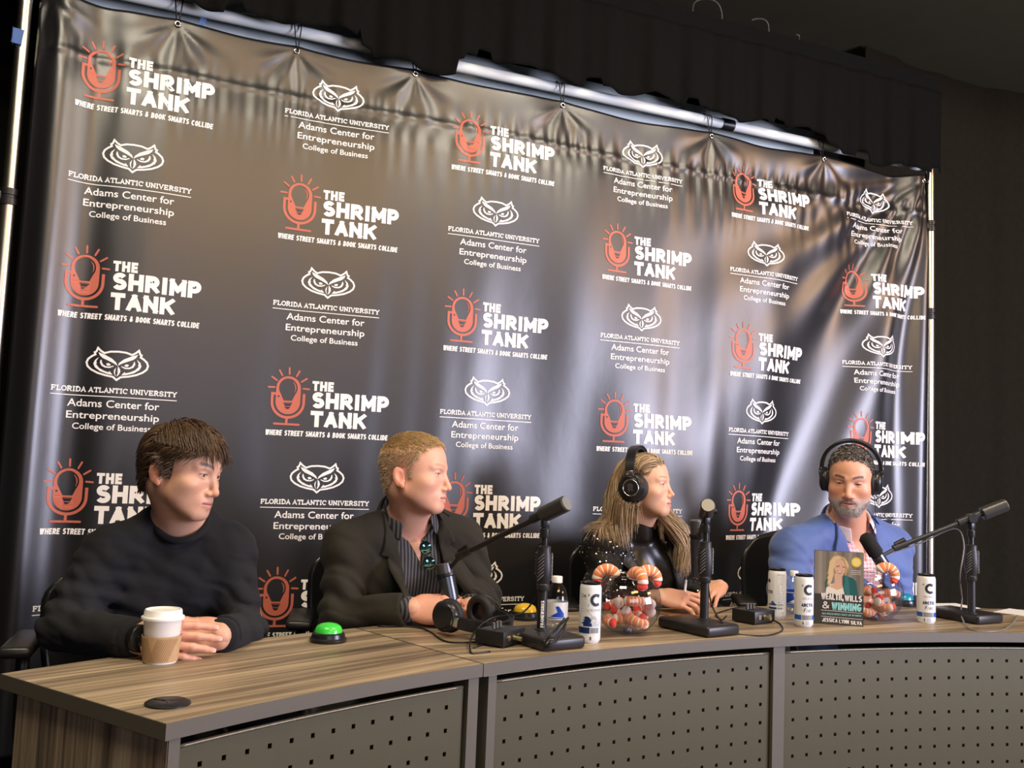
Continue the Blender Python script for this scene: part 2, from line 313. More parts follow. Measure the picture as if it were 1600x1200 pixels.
def sans(ch):
    """bold geometric capitals as centre-line strokes on a unit square"""
    A = arc
    return {
    'T': [[(.5, 0), (.5, 1)], [(0, 1), (1, 1)]], 'H': [[(0, 0), (0, 1)], [(1, 0), (1, 1)], [(0, .5), (1, .5)]], 'E': [[(0, 0), (0, 1)], [(0, 1), (.9, 1)], [(0, .5), (.8, .5)], [(0, 0), (.9, 0)]],
    'F': [[(0, 0), (0, 1)], [(0, 1), (.9, 1)], [(0, .5), (.8, .5)]], 'L': [[(0, 1), (0, 0)], [(0, 0), (.9, 0)]], 'I': [[(.5, 0), (.5, 1)]],
    'S': [A(.5, .76, .46, .24, 25, 270, 12)[:-1] + A(.5, .26, .5, .26, 90, -155, 12)], 'R': [[(0, 0), (0, 1)], [(0, 1), (.5, 1)] + A(.5, .71, .46, .29, 90, -90, 10) + [(0, .42)], [(.45, .42), (.98, 0)]],
    'P': [[(0, 0), (0, 1)], [(0, 1), (.5, 1)] + A(.5, .69, .48, .31, 90, -90, 10) + [(0, .38)]], 'B': [[(0, 0), (0, 1)], [(0, 1), (.5, 1)] + A(.5, .76, .38, .24, 90, -90, 8) + [(0, .52)], [(.5, .52)] + A(.5, .26, .48, .26, 90, -90, 8) + [(0, 0)]],
    'M': [[(0, 0), (0, 1)], [(0, .97), (.5, .3)], [(.5, .3), (1, .97)], [(1, 0), (1, 1)]], 'A': [[(0, 0), (.5, 1)], [(.5, 1), (1, 0)], [(.2, .3), (.8, .3)]], 'N': [[(0, 0), (0, 1)], [(0, .97), (1, .03)], [(1, 0), (1, 1)]],
    'K': [[(0, 0), (0, 1)], [(1, 1), (.1, .42)], [(.38, .6), (1, 0)]], 'W': [[(0, 1), (.25, 0)], [(.25, 0), (.5, 1)], [(.5, 1), (.75, 0)], [(.75, 0), (1, 1)]], 'O': [A(.5, .5, .5, .5, 0, 360, 24)], '0': [A(.5, .5, .42, .5, 0, 360, 24)],
    'C': [A(.52, .5, .52, .5, 42, 318, 16)], 'G': [A(.52, .5, .52, .5, 42, 350, 16), [(1.02, .45), (.6, .45)]], 'D': [[(0, 0), (0, 1)], [(0, 1), (.4, 1)] + A(.4, .5, .58, .5, 90, -90, 12) + [(0, 0)]],
    'U': [[(0, 1), (0, .4)] + A(.5, .4, .5, .4, 180, 360, 12)[1:] + [(1, 1)]], 'V': [[(0, 1), (.5, 0)], [(.5, 0), (1, 1)]], 'Y': [[(0, 1), (.5, .45)], [(.5, .45), (1, 1)], [(.5, .45), (.5, 0)]], 'J': [[(.9, 1), (.9, .35)] + A(.45, .35, .45, .35, 0, -170, 8)[1:]],
    'X': [[(0, 0), (1, 1)], [(0, 1), (1, 0)]], 'Z': [[(0, 1), (1, 1), (0, 0), (1, 0)]], ',': [[(.5, .08), (.3, -.18)]], '.': [[(.5, 0), (.5, .06)]],
    '&': [[(1, 0), (.22, .72)] + A(.42, .80, .22, .20, 200, -30, 8) + [(.08, .36)] + A(.40, .24, .38, .25, 170, 320, 8) + [(1, .48)]], ' ': []}.get(ch, [])
SW = {'I': .18, 'M': 1.12, 'W': 1.35, ' ': .30, ',': .2, '.': .2, 'E': .74, 'F': .72, 'L': .72, 'S': .82, 'B': .84, 'P': .84, 'R': .88, 'T': .86, 'J': .7}
def sans_text(F, t, x0, x1, zb, cap, wt, c=0, gap=.32, slant=0):
    """fit text between x0 and x1; wt = stroke weight as a share of the cap height"""
    w = wt * cap; un = sum(SW.get(ch, .92) for ch in t); g = gap * (x1 - x0) / len(t) ; room = (x1 - x0) - w * len(t) - g * (len(t) - 1)
    if room < .3 * (x1 - x0): g = max(.06 * (x1 - x0) / len(t), 0); room = (x1 - x0) - w * len(t) - g * (len(t) - 1)
    u = room / un; x = x0; n0 = len(F.v)
    for ch in t:
        gw = SW.get(ch, .92) * u
        for st in sans(ch):
            P = [(x + w / 2 + p[0] * gw, zb + w / 2 + p[1] * (cap - w)) for p in st]; P = [(a + slant * (b - zb), b) for a, b in P]
            cl = len(P) > 6 and math.dist(P[0], P[-1]) < 1e-6
            if cl: F.stroke(P[:-1], w, c, closed=True); continue
            if len(P) == 2 and P[0] != P[1]:   # square ends reaching the full height
                d = np.array(P[1]) - np.array(P[0]); d = d / np.linalg.norm(d) * w * .5; P = [tuple(np.array(P[0]) - d), tuple(np.array(P[1]) + d)]
            elif ch in 'AVWYMKX' and len(P) > 2:
                a_ = np.array(P[0]) - np.array(P[1]); b_ = np.array(P[-1]) - np.array(P[-2]); P = [tuple(np.array(P[0]) + a_ / np.linalg.norm(a_) * w * .6)] + P[1:-1] + [tuple(np.array(P[-1]) + b_ / np.linalg.norm(b_) * w * .6)]
            F.stroke(P, w, c)
        if ch not in ',.':
            F.v[n0:] = [(a, min(max(b, zb), zb + cap)) for a, b in F.v[n0:]]
        x += gw + w + g; n0 = len(F.v)
def owl_print():
    F = Flat(); cx = .2198; X = lambda p: cx + (p - 783) * 2.84e-4; Zz = lambda p: .0557 + (555 - p) * 2.72e-4
    both = lambda P: ([(X(a), Zz(b)) for a, b in P], [(2 * cx - X(a), Zz(b)) for a, b in P])
    half = [(783, 212), (700, 218), (636, 240), (598, 215), (566, 182), (551, 226), (534, 236), (543, 262), (508, 284), (472, 318), (457, 360), (470, 405), (510, 443), (580, 480), (660, 503), (742, 517), (783, 553)]
    l, r = both(half); F.stroke(l[::-1][:-1] + r[1:] if False else l + r[::-1][1:-1], .0062, 0, closed=True)
    for P in both([(572, 232), (640, 258), (720, 300), (768, 345), (781, 382), (735, 352), (680, 326), (622, 300), (590, 270)]): F.poly(P)
    for P in both([(606, 322), (606, 352), (622, 384), (655, 404), (700, 406), (742, 388)]): F.stroke(P, [.003, .0062, .0062, .005, .0045, .0025])
    for P in both([(662, 362), (688, 356), (712, 372), (704, 386), (672, 386)]): F.poly(P)
    for P in both([(582, 292), (543, 328), (528, 372), (546, 414), (602, 458), (680, 486), (738, 494), (724, 476), (702, 450), (696, 466), (650, 452), (594, 422), (562, 384), (553, 368), (566, 372), (558, 340)]): F.poly(P)
    F.poly([(X(a), Zz(b)) for a, b in [(788, 386), (812, 420), (818, 452), (804, 488), (780, 516), (790, 470), (788, 430)]])
    F.poly([(X(a), Zz(b)) for a, b in [(772, 402), (750, 436), (750, 470), (768, 508), (772, 505), (762, 470), (766, 430)]])
    slab_text(F, 'FLORIDA ATLANTIC UNIVERSITY', .030, .409, .0135, .0152)
    F.stroke([(.0300, .0010), (.4095, .0010)], .0026)
    F.text('Adams Center for', .080, .3565, -.0345, .0240, 0, .012)
    F.text('Entrepreneurship', .0795, .3585, -.0727, .0232, 0, .012)
    F.text('College of Business', .0995, .3358, -.1070, .0195, 0, .012)
    return F.cut(.03)
def mic_print():
    F = Flat(); O = 1
    cx = .1025; outer = arc(cx, .0700, .0425, .0420, 0, 180, 16) + arc(cx, .0210, .0425, .0425, 180, 360, 16)
    bulb = arc(.1015, .0705, .0320, .0335, -38, 218, 20) + [(.0865, .0285), (.0885, .0262), (.1165, .0262), (.1175, .0285)]
    F.poly([outer, bulb[::-1]], O)
    F.stroke(arc(.1015, .0705, .0255, .0275, 52, -32, 10), [.001, .0018, .0026, .003, .0034, .0034, .003, .0026, .002, .0015, .001], O)
    for z0, z1, w in ((.0205, .0188, .030),): F.poly([(cx - w / 2, z0), (cx + w / 2, z0), (cx + w / 2, z1), (cx - w / 2, z1)], 2)
    F.poly([(cx - .016, .0172), (cx + .016, .0172)] + [(cx + .010, .0112), (cx + .0105, .0075)] + [(cx - .0105, .0075), (cx - .010, .0112)], 2)
    F.poly([(cx - .0095, .0050), (cx + .0095, .0050), (cx + .006, -.001), (cx, -.0035), (cx - .006, -.001)], 2)
    F.disc((.0702, .0405), .0033, 2, 12)
    F.stroke([(.0478, .0530), (.0478, .0200)] + arc(.1025, .0200, .0547, .0525, 180, 360, 20)[1:] + [(.1572, .0530)], .0092, O)
    F.poly([(.0432, .0530), (.0432, .0445), (.0605, .0445), (.0605, .0530)], O)
    F.stroke([(.1015, -.032), (.1015, -.055)], .0085, O); F.stroke([(.0590, -.0560), (.1445, -.0560)], .0072, O, cap=True)
    for p, q in [((.0335, .0700), (.0545, .0705)), ((.0430, .1065), (.0610, .0950)), ((.0680, .1310), (.0785, .1135)), ((.1022, .1415), (.1030, .1195)), ((.1375, .1325), (.1282, .1135)), ((.1640, .1075), (.1460, .0950)), ((.1535, .0715), (.1735, .0705))]: F.stroke([p, q], .0060, O, cap=True)
    sans_text(F, 'THE', .1840, .2605, .0665, .0345, .27, 0, .12); sans_text(F, 'SHRIMP', .1855, .4635, .0052, .0575, .27, 0, .10); sans_text(F, 'TANK', .1835, .3810, -.0610, .0570, .27, 0, .10)
    sans_text(F, 'WHERE STREET SMARTS & BOOK SMARTS COLLIDE', .0310, .4635, -.0962, .0190, .22, 0, .10, .10)
    return F.cut(.03)
white_ink = mat('white_ink', (.88, .86, .82), .55); orange_ink = mat('salmon_ink', (.52, .135, .085), .5); black_ink = mat('black_ink', (.006, .006, .008), .42, spec=.9)
def print_on_banner(F, ox, oz, name):
    p = np.array(F.v); x = p[:, 0] + ox; z = p[:, 1] + oz; lift = np.full(len(x), .0016)
    for q_, c_ in zip(F.f, F.c):
        if c_ == 2: lift[list(q_)] = .0024
    y = -bwave(x, z) - lift
    me = mesh(name, np.stack([x, y, z], -1), F.f); me.polygons.foreach_set('material_index', F.c)
    for mm in (white_ink, orange_ink, black_ink): me.materials.append(mm)
    o = link(name, me, None, banner); return o
BS, BDV, BZO = .65, .34595, 2.39965
COLX = [0, 1.0377, 2.0, 3.0148, 3.9757, 5.0]
OW = owl_print(); MI = mic_print()
for u in range(6):
    for v in range(6):
        owl = (u + v) % 2 == 1
        o = print_on_banner(OW if owl else MI, COLX[u] * BS, BZO - v * BDV, 'owl_logo_print' if owl else 'microphone_logo_print')
        o['label'] = 'white owl emblem above university lettering' if owl else 'orange microphone emblem beside bold white lettering'
steel = mat('brushed_aluminium', (.78, .74, .62), .28, 1); blackpl = mat('black_plastic', (.012, .012, .013), .38, noise=.2, nscale=80)
chrome = mat('chrome', (.85, .85, .85), .12, 1); cordm = mat('black_cord', (.008, .008, .008), .5)
for gx_, gz_ in GROM[:7]:
    yy = float(-bwave(np.array([gx_]), np.array([gz_]))[0]) - .003
    g = MB().tube([(gx_ + .0085 * math.cos(a), yy, gz_ + .0085 * math.sin(a)) for a in np.linspace(0, 2 * PI, 17)], .003, 6, smooth=1).build('eyelet', chrome, banner, True)
# frame
fr = thing('backdrop_frame', 'silver telescoping pole frame holding up the printed banner', 'frame')
def pole(x, y, joints):
    p = MB().cyl((x, y, 0), (x, y, joints[0]), .0235, n=24); p.cyl((x, y, joints[0]), (x, y, 2.76), .0205, n=24); po = p.build('upright_pole', steel, fr, auto=40)
    for z in joints: MB().lathe([(.0215, -.028), (.028, -.026), (.028, -.006), (.0255, -.004), (.0255, .004), (.028, .006), (.028, .026), (.0215, .028)], 24, (x, y, z)).box((x - .028, y - .012, z), (.018, .014, .03), bev=.003).build('locking_collar', blackpl, po, auto=40)
    b = MB()
    for a in (0, PI / 2, PI, 1.5 * PI): b.cyl((x, y, .03), (x + .3 * math.cos(a + .4), max(y, .02) + abs(.3 * math.sin(a + .4)) * .4, .012), .011, n=10)
    b.build('foot', blackpl, fr, auto=40); return po
pole(-.137, .03, [1.98]); pole(3.800, .012, [2.43, 2.0])
MB().box((-.163, .008, 2.50), (.001, .03, .05)).box((-.149, -.0005 + .003, 2.50), (.03, .001, .05), R=Matrix.Rotation(.1, 3, 'Y')).build('blue_tape', mat('blue_tape', (.05, .12, .32), .6), fr)
bar = MB().cyl((-.137, .05, 2.735), (3.792, +.05, 2.735), .022, n=18).build('cross_bar', mat('pale_steel', (.82, .88, .85), .5), fr, auto=40)
MB().cyl((2.60, .05, 2.735), (2.66, .05, 2.735), .026, n=18).build('locking_collar', blackpl, bar, auto=40)
wl = MB().box((1.55, .16, 2.77), (3.3, .03, .14), bev=.004).build('light_trim_board', mat('white_board', (.70, .78, .76), .6, noise=.05, nscale=5)); tag(wl, 'pale board seen between the banner top and the black valance', 'board')
MB().box((.405, .030, 2.672), (.02, .002, .06), R=Matrix.Rotation(.25, 3, 'Y')).build('blue_tape', MATS['blue_tape'], fr)
for n_, (gx_, gz_) in enumerate(GROM[:7]):
    e = MB(); yy = -.012
    if n_ < 6:
        for s_ in (-1, 1): e.tube([(gx_, yy + .01, gz_ - .006), (gx_ + s_ * .006, .012, gz_ + .03), (gx_ + s_ * .012, .02, 2.74), (gx_ + s_ * .012, .05, 2.762)], .0022, 5)
    else: e.tube([(gx_, yy, gz_), (3.76, .0, 2.642), (3.792, .004, 2.642), (3.822, .03, 2.642)], .003, 5)
    where = ['leftmost', 'second from the left', 'third from the left', 'fourth from the left', 'fifth from the left', 'sixth from the left', 'at the right pole'][n_]
    tag(e.build('bungee_cord', cordm), f'thin black elastic cord tying a banner eyelet to the frame, {where}', 'cord', 'banner ties')
sf = MB().box((.05, .36, 3.14), (7.6, .7, .10)).build('trim_1', mat('matte_black_paint', (.004, .004, .004), .8, spec=.08, noise=.2, nscale=20)); sf['kind'] = 'structure'
for x_, r_, k_, tx in ((2.50, .085, 3.14, 'largest'), (2.78, .06, 2.2, 'middle'), (2.98, .03, 1.4, 'smallest, rightmost')):
    w = MB().tube([(x_ + r_ * math.cos(a), .03 + .01 * math.cos(3 * a), 3.19 + r_ * 1.0 * math.sin(a)) for a in np.linspace(0, k_, 7)], .004, 6)
    tag(w.build('cable_loop', mat('grey_cable', (.04, .04, .04), .6)), f'grey wire loop sticking up above the black valance, {tx}', 'cable', 'wire loops above the valance')
# ------------------------------------------------------------------ desks
DC = np.array([2.038, -4.375]); RF, RB, DZ = 3.243, 3.776, .74
def dp(r, th, z): a = math.radians(th); return (DC[0] + r * math.sin(a), DC[1] + r * math.cos(a), z)
edgem = mat('taupe_edge_band', (.108, .096, .072), .5, noise=.06, nscale=40); metal_p = mat('bronze_powder_coat', (.080, .072, .037), .42, .25, noise=.05, nscale=20, bump=.05, bscale=700)
shadem = mat('under_desk_shade', (.02, .018, .015), .8)
def desktop(name, t0, t1, parent, wm):
    n = max(6, int((t1 - t0) / .7)); v = []; f = []
    for i in range(n + 1):
        t = t0 + (t1 - t0) * i / n
        v += [dp(RF, t, DZ), dp(RB, t, DZ), dp(RF, t, DZ - .029), dp(RB, t, DZ - .029)]
    for i in range(n): a = 4 * i; f += [(a, a + 4, a + 5, a + 1), (a + 2, a + 3, a + 7, a + 6)]
    o = link(name, mesh(name, v, f), wm, parent)
    v = []; f = []
    ring = [dp(RF, t0 + (t1 - t0) * i / n, 0)[:2] for i in range(n + 1)] + [dp(RB, t1 - (t1 - t0) * i / n, 0)[:2] for i in range(n + 1)]
    m_ = len(ring); cen = np.mean(ring, 0)
    for x, y in ring:
        d = np.array([x, y]) - cen; d /= np.linalg.norm(d)
        for oz, ex in ((0.0002, -.0012), (-.0006, .0009), (-.0284, .0009), (-.0292, -.0012)): v.append((x + d[0] * ex, y + d[1] * ex, DZ + oz))
    for i in range(m_):
        j = (i + 1) % m_
        for k in range(3): f.append((4 * i + k, 4 * i + k + 1, 4 * j + k + 1, 4 * j + k))
    link('edge_band', mesh('edge_band', v, f), edgem, o); return o
def perforated(t0, t1, h0, nh, parent, pitch=.887):
    r = RF + .017; rows = 11; zt = .690; zb = .10; hw = .0046; ha = math.degrees(hw / r)
    ts = [t0, t0 + .06]; hole_t = set()
    for i in range(nh):
        c = h0 + i * pitch; ts += [c - ha, c + ha]; hole_t.add(len(ts) - 2)
    ts += [t1 - .06, t1]; zs = [zb]; hole_z = set()
    for k in range(rows - 1, -1, -1):
        c = .652 - k * .0505; zs += [c - hw * 1.05, c + hw * 1.05]; hole_z.add(len(zs) - 2)
    zs += [zt - .004, zt]
    v = []; f = []; nz_ = len(zs)
    for i, t in enumerate(ts):
        for z in zs: v.append(dp(r, t, z))
    for i in range(len(ts) - 1):
        for k in range(nz_ - 1):
            if i in hole_t and k in hole_z: continue
            a = i * nz_ + k; f.append((a, a + nz_, a + nz_ + 1, a + 1))
    o = link('perforated_front_panel', mesh('panel', v, f), metal_p, parent); m_ = o.modifiers.new('thick', 'SOLIDIFY'); m_.thickness = .004; m_.offset = -1
    lip = MB(); lip.tube([dp(r + .003, t0 + (t1 - t0) * i / 30, zt) for i in range(31)], .0042, 8, smooth=1); lip.build('rolled_lip', mat('bronze_pale_lip', (.15, .135, .09), .34, .4, noise=.5, nscale=120), o, True)  # lip colour paler than the panel, with mottled tone
    bk = [dp(r + .03, t0 + (t1 - t0) * i / 20, z) for i in range(21) for z in (zb, zt - .03)]
    link('shade_backing', mesh('shade_backing', bk, [(2 * i, 2 * i + 2, 2 * i + 3, 2 * i + 1) for i in range(20)]), shadem, o); return o  # dark sheet added behind the holes as the shade under the desk
def post(t0, t1, parent, r0=RF + .006, r1=RF + .06, m=None):
    v = []
    for r in (r0, r1):
        for t in (t0, t1):
            for z in (0, DZ - .03): v.append(dp(r, t, z))
    link('post', mesh('post', v, [(0, 1, 3, 2), (4, 6, 7, 5), (0, 4, 5, 1), (2, 3, 7, 6), (1, 5, 7, 3), (0, 2, 6, 4)]), m or edgem, parent)
d1 = thing('curved_desk_section', 'left end section of curved wood-look desk with perforated metal front', 'desk')
w1 = wood('laminate_left', math.radians(25)); desktop('desktop', -32, -18.32, d1, w1)
perforated(-31.37, -19.03, -30.50, 13, d1); post(-18.93, -18.40, d1); post(-31.82, -31.42, d1, RF + .004, RF + .03)
# end panel with a rounded lower back corner
v = []; pr = [(RF + .006, 0.0), (RF + .006, DZ - .03), (RB - .05, DZ - .03), (RB - .05, .56)] + [(RB - .05 - .10 * (1 - math.cos(a)), .56 - .40 * math.sin(a)) for a in np.linspace(.15, PI / 2, 9)] + [(RB - .22, .12), (RB - .22, 0)]
for t in (-31.85, -31.42): v += [dp(r, t, z) for r, z in pr]
n_ = len(pr); f = [list(range(n_)), [n_ + i for i in range(n_)][::-1]] + [(i, n_ + i, n_ + (i + 1) % n_, (i + 1) % n_) for i in range(n_)]
link('end_panel', mesh('end_panel', v, f), wood('laminate_upright', 0, True), d1)
gc = WZ(262, 1100, DZ)
g = MB().lathe([(.0, .0), (.040, 0), (.040, .003), (.036, .0055), (.012, .0055), (.0, .0045)], 32, gc).build('cable_grommet', blackpl, d1, auto=40)
for a in (0.3, 2.4, 4.5): MB().box((gc[0] + .018 * math.cos(a), gc[1] + .018 * math.sin(a), DZ + .0058), (.026, .002, .001), R=Matrix.Rotation(a, 3, 'Z')).build('slot', cordm, g)
d2 = thing('curved_desk_section', 'long right section of curved wood-look desk with perforated metal fronts', 'desk')
w2 = wood('laminate_right', math.radians(4)); desktop('desktop', -18.24, 36, d2, w2)
perforated(-17.42, -1.15, -16.77, 18, d2); perforated(-.30, 15.97, .355, 18, d2); perforated(17.0, 33.3, 17.7, 18, d2)
post(-17.88, -17.45, d2); post(-1.08, -.36, d2); post(16.05, 16.9, d2); post(33.4, 34.1, d2)
for t in (-17.88, -1.08, 16.05, 33.4): MB().box(dp(RF + .28, t + .3, .36), (.02, .45, .7), R=Matrix.Rotation(-math.radians(t), 3, 'Z')).build('leg_panel', edgem, d2)
# ------------------------------------------------------------------ things on the desk
def curve_print(F, r, a0, z0, mats, name, parent, lift=.0004):
    """wrap a flat print round an upright can"""
    F.cut(.006); p = np.array(F.v); an = a0 + p[:, 0] / r; rr = r + lift
    me = mesh(name, np.stack([rr * np.cos(an), rr * np.sin(an), p[:, 1] + z0], -1), F.f); me.polygons.foreach_set('material_index', F.c)
    for mm in mats: me.materials.append(mm)
    return link(name, me, None, parent)
def facing(p): d = CAMC - np.array(p); return math.atan2(d[1], d[0])
paper_w = mat('white_paper', (.80, .79, .74), .55); kraft = mat('kraft_card', (.50, .33, .17), .8, noise=.15, nscale=60); kraft_d = mat('kraft_print', (.34, .21, .10), .8)
# paper coffee cup
p = WZ(250, 1034, DZ); cup = thing('coffee_cup', 'white paper coffee cup with lid and brown cardboard sleeve', 'cup', p)
MB().lathe([(.0, 0.004), (.0315, .004), (.0325, 0), (.0335, .0), (.0395, .092), (.0405, .094), (.0385, .095), (.0, .092)], 40, cap=False).build('cup_body', paper_w, cup, auto=50)
lid = MB().lathe([(.0405, .0915), (.0445, .0915), (.0455, .094), (.0445, .0975), (.0415, .0985), (.0400, .100), (.0390, .110), (.0375, .1125), (.0350, .1125), (.0340, .110), (.0, .109)], 40, cap=False).build('lid', mat('white_plastic_lid', (.84, .84, .80), .4), cup, auto=50)
sl = MB().lathe([(.0352, .004), (.0362, .004), (.0415, .058), (.0405, .058)], 40, cap=False); slo = sl.build('sleeve', kraft, cup, auto=50)
F = Flat()
for k in range(18):
    x = -.062 + k * .0042
    F.stroke([(x + .016, .014), (x, .062)] if k < 8 else [(x, .014), (x + .020, .062)], .0015, 0)
F.cut(.004); q = np.array(F.v); rr = .0362 + (q[:, 1] - .012) * .0981 + .0006; an = facing(p) + .1 + q[:, 0] / .036
link('sleeve_print', mesh('sleeve_print', np.stack([rr * np.cos(an), rr * np.sin(an), q[:, 1] - .008], -1), F.f), kraft_d, slo)
# big push buttons
def button(px, py, col, cname, label):
    p = WZ(px, py, DZ); b = thing('buzzer_button', label, 'button', p, group='round buzzer buttons')
    MB().lathe([(0, 0), (.044, 0), (.0455, .003), (.0455, .008), (.042, .011), (.040, .020), (.036, .023), (0, .023)], 40, cap=False).build('base', mat('button_base_black', (.012, .012, .013), .28), b, auto=35)
    MB().lathe([(.034, .022), (.0335, .030), (.029, .038), (.020, .043), (.009, .0455), (0, .046)], 36, cap=False).build('dome', mat('dome_' + cname, col, .22, coat=.3, noise=.25, nscale=90), b, True)
    return b
button(512.5, 1002, (.05, .62, .06), 'green', 'green dome buzzer button on black base at the left desk section')
button(820, 967, (.68, .42, .02), 'yellow', 'yellow dome buzzer button half hidden behind the microphone pole')
button(1412, 946, (.01, .22, .34), 'blue', 'blue dome buzzer button on black base beside the right fish bowl')
# drink cans
alu = mat('can_aluminium', (.62, .64, .66), .3, 1); canw = mat('can_white', (.72, .74, .74), .3, coat=.3, noise=.06, nscale=90); lidk = mat('can_lid_black', (.03, .03, .035), .3, .8)
navy = mat('can_navy', (.012, .03, .12), .35); blue = mat('can_blue', (.02, .10, .42), .35); greyink = mat('can_grey', (.22, .23, .24), .4); inkdark = mat('can_ink', (.03, .035, .045), .4); palebl = mat('can_pale_blue', (.42, .58, .66), .4)
CM = [inkdark, navy, blue, greyink, palebl, canw]
def can(px, py, turn, style, label):
    p = WZ(px, py, DZ); c = thing('drink_can', label, 'can', p, group='slim drink cans')
    MB().lathe([(0, .003), (.020, .001), (.0235, .0), (.0275, .006), (.0287, .012), (.0287, .140), (.0270, .147), (.0255, .150)], 40, cap=False).build('body', [canw], c, auto=60)
    l = MB().lathe([(.0255, .150), (.0268, .1525), (.0268, .155), (.0255, .156), (.0240, .155), (.0235, .1515), (0, .1515)], 40, cap=False).build('lid', lidk, c, auto=50)
    MB().box((.004, 0, .1535), (.022, .014, .0014), bev=.0006).build('pull_tab', lidk, l)
    F = Flat(); a0 = facing(p) + turn
    if style < 2:
        F.stroke(arc(.004, .112, .0125, .0125, 48, 312, 18), .0078, 0 if style == 0 else 0); F.poly([(.006, .1265), (.0145, .1265), (.0125, .1185), (.006, .1190)], 1)
        F.stroke(arc(-.0165, .1245, .0021, .0021, 0, 360, 12), .0011, 0)
        sans_text(F, 'CELSIUS', -.0165, .0185, .0835, .0055, .15, 3, .35)
    if style == 0:
        sans_text(F, 'ARCTIC', -.0190, .0200, .0615, .0100, .24, 1, .10)
        for k, ch in enumerate(['V', 'I', 'B', 'E']): sans_text(F, ch, -.014 + k * .0072, -.009 + k * .0072, .0455, .0125 if k == 0 else .008, .11, 0, 0, .35)
        F.poly([(-.045, .022), (-.019, .022), (-.019, .036), (-.045, .036)], 2); F.poly([(-.017, .022), (.014, .022), (.014, .036), (-.017, .036)], 3); F.poly([(.016, .022), (.045, .022), (.045, .036), (.016, .036)], 2)
        sans_text(F, '0', -.016, -.011, .0085, .0085, .2, 0, 0)
        for k in range(6): F.stroke([(-.006, .009 + .0018 * k), (.006, .009 + .0018 * k)], .0006, 3)
        for k in range(5): F.stroke([(-.038 + k * .004, .010), (-.034 + k * .004, .018)], .0010, 4)
    elif style == 1:
        F.poly([(-.030, .044), (-.006, .044), (-.008, .060), (-.014, .068), (-.022, .070), (-.030, .066), (-.024, .063), (-.032, .060), (-.026, .057), (-.036, .052), (-.030, .050)], 1)
        for a in range(-60, 200, 26): F.stroke([(-.002 + .004 * math.cos(math.radians(a)), .060 + .004 * math.sin(math.radians(a))), (-.002 + .011 * math.cos(math.radians(a)), .060 + .011 * math.sin(math.radians(a)))], .0008, 0)
        sans_text(F, 'ARCTIC', -.010, .022, .052, .008, .22, 5, .1); sans_text(F, 'VIBE', -.008, .018, .044, .007, .22, 4, .1)
        F.poly([(-.050, .026), (-.012, .026), (-.012, .0415), (-.050, .0415)], 1); F.poly([(-.010, .027), (.014, .027), (.014, .0405), (-.010, .0405)], 3)
        sans_text(F, '0', -.012, -.0065, .009, .0095, .2, 0, 0)
        for k in range(7): F.stroke([(-.040, .082 + .006 * k), (-.022, .082 + .006 * k)], .0005, 3)
        F.disc((-.017, .098), .0035, 4, 8); F.stroke([(-.022, .088), (-.006, .070)], .0007, 0); F.stroke([(-.038, .118), (-.032, .118), (-.032, .126), (-.038, .126)], .001, 0, closed=True); F.disc((-.027, .122), .0035, 3, 10)
    else:
        F.poly([(-.002, .020), (.026, .020), (.026, .142), (-.002, .142)], 5)
        for k in range(18): F.stroke([(.0, .138 - k * .0058), (.024 - (k % 3) * .004, .138 - k * .0058)], .0012 if k % 5 else .0022, 3)
        sans_text(F, 'CTIC', -.036, -.014, .078, .010, .24, 1, .1); F.disc((-.030, .118), .006, 0, 14)
        F.poly([(-.030, .030), (.024, .030), (.024, .036), (-.030, .036)], 1); F.poly([(-.030, .042), (.024, .042), (.024, .046), (-.030, .046)], 1)
        F.poly([(-.022, .050), (-.014, .056), (-.004, .044), (-.010, .040)], 2)
    curve_print(F, .0287, a0, 0, CM, 'label_print', c); return c
can(920.5, 1003, .42, 1, 'white slim can with dark blue graphics in front of the left fish bowl')
can(1213.5, 965, .05, 2, 'white slim can turned to its ingredients panel, beside the audio box')
can(1255.5, 978, .42, 0, 'white slim can with navy lettering just left of the book')
can(1447, 973, .30, 0, 'white slim can with navy lettering standing alone near the right microphone stand')
# thin clear shells
def clear(name, tint=(1, 1, 1), rough=.02, base=.06):
    m = bpy.data.materials.new(name); m.use_nodes = True; nt = m.node_tree; nt.nodes.remove(nt.nodes['Principled BSDF']); L = nt.links.new
    t = nt.nodes.new('ShaderNodeBsdfTransparent'); t.inputs[0].default_value = (*tint, 1); g = nt.nodes.new('ShaderNodeBsdfGlossy'); g.inputs['Roughness'].default_value = rough
    lw = nt.nodes.new('ShaderNodeLayerWeight'); lw.inputs[0].default_value = .25; mr = nt.nodes.new('ShaderNodeMapRange'); mr.inputs[3].default_value = base; mr.inputs[4].default_value = .75; L(lw.outputs['Facing'], mr.inputs[0])
    pw = nt.nodes.new('ShaderNodeMath'); pw.operation = 'POWER'; pw.inputs[1].default_value = 2.6; L(lw.outputs['Facing'], pw.inputs[0]); L(pw.outputs[0], mr.inputs[0])
    mx = nt.nodes.new('ShaderNodeMixShader'); L(mr.outputs[0], mx.inputs[0]); L(t.outputs[0], mx.inputs[1]); L(g.outputs[0], mx.inputs[2]); L(mx.outputs[0], nt.nodes['Material Output'].inputs[0]); return m
glass = clear('bowl_glass', (.80, .81, .83), .015, .12); pet = clear('bottle_plastic', (.95, .97, .98), .05, .07)
capw = mat('bottle_cap_white', (.82, .82, .80), .4); labw = mat('bottle_label_white', (.75, .77, .78), .4); labb = mat('bottle_label_blue', (.01, .06, .42), .4)
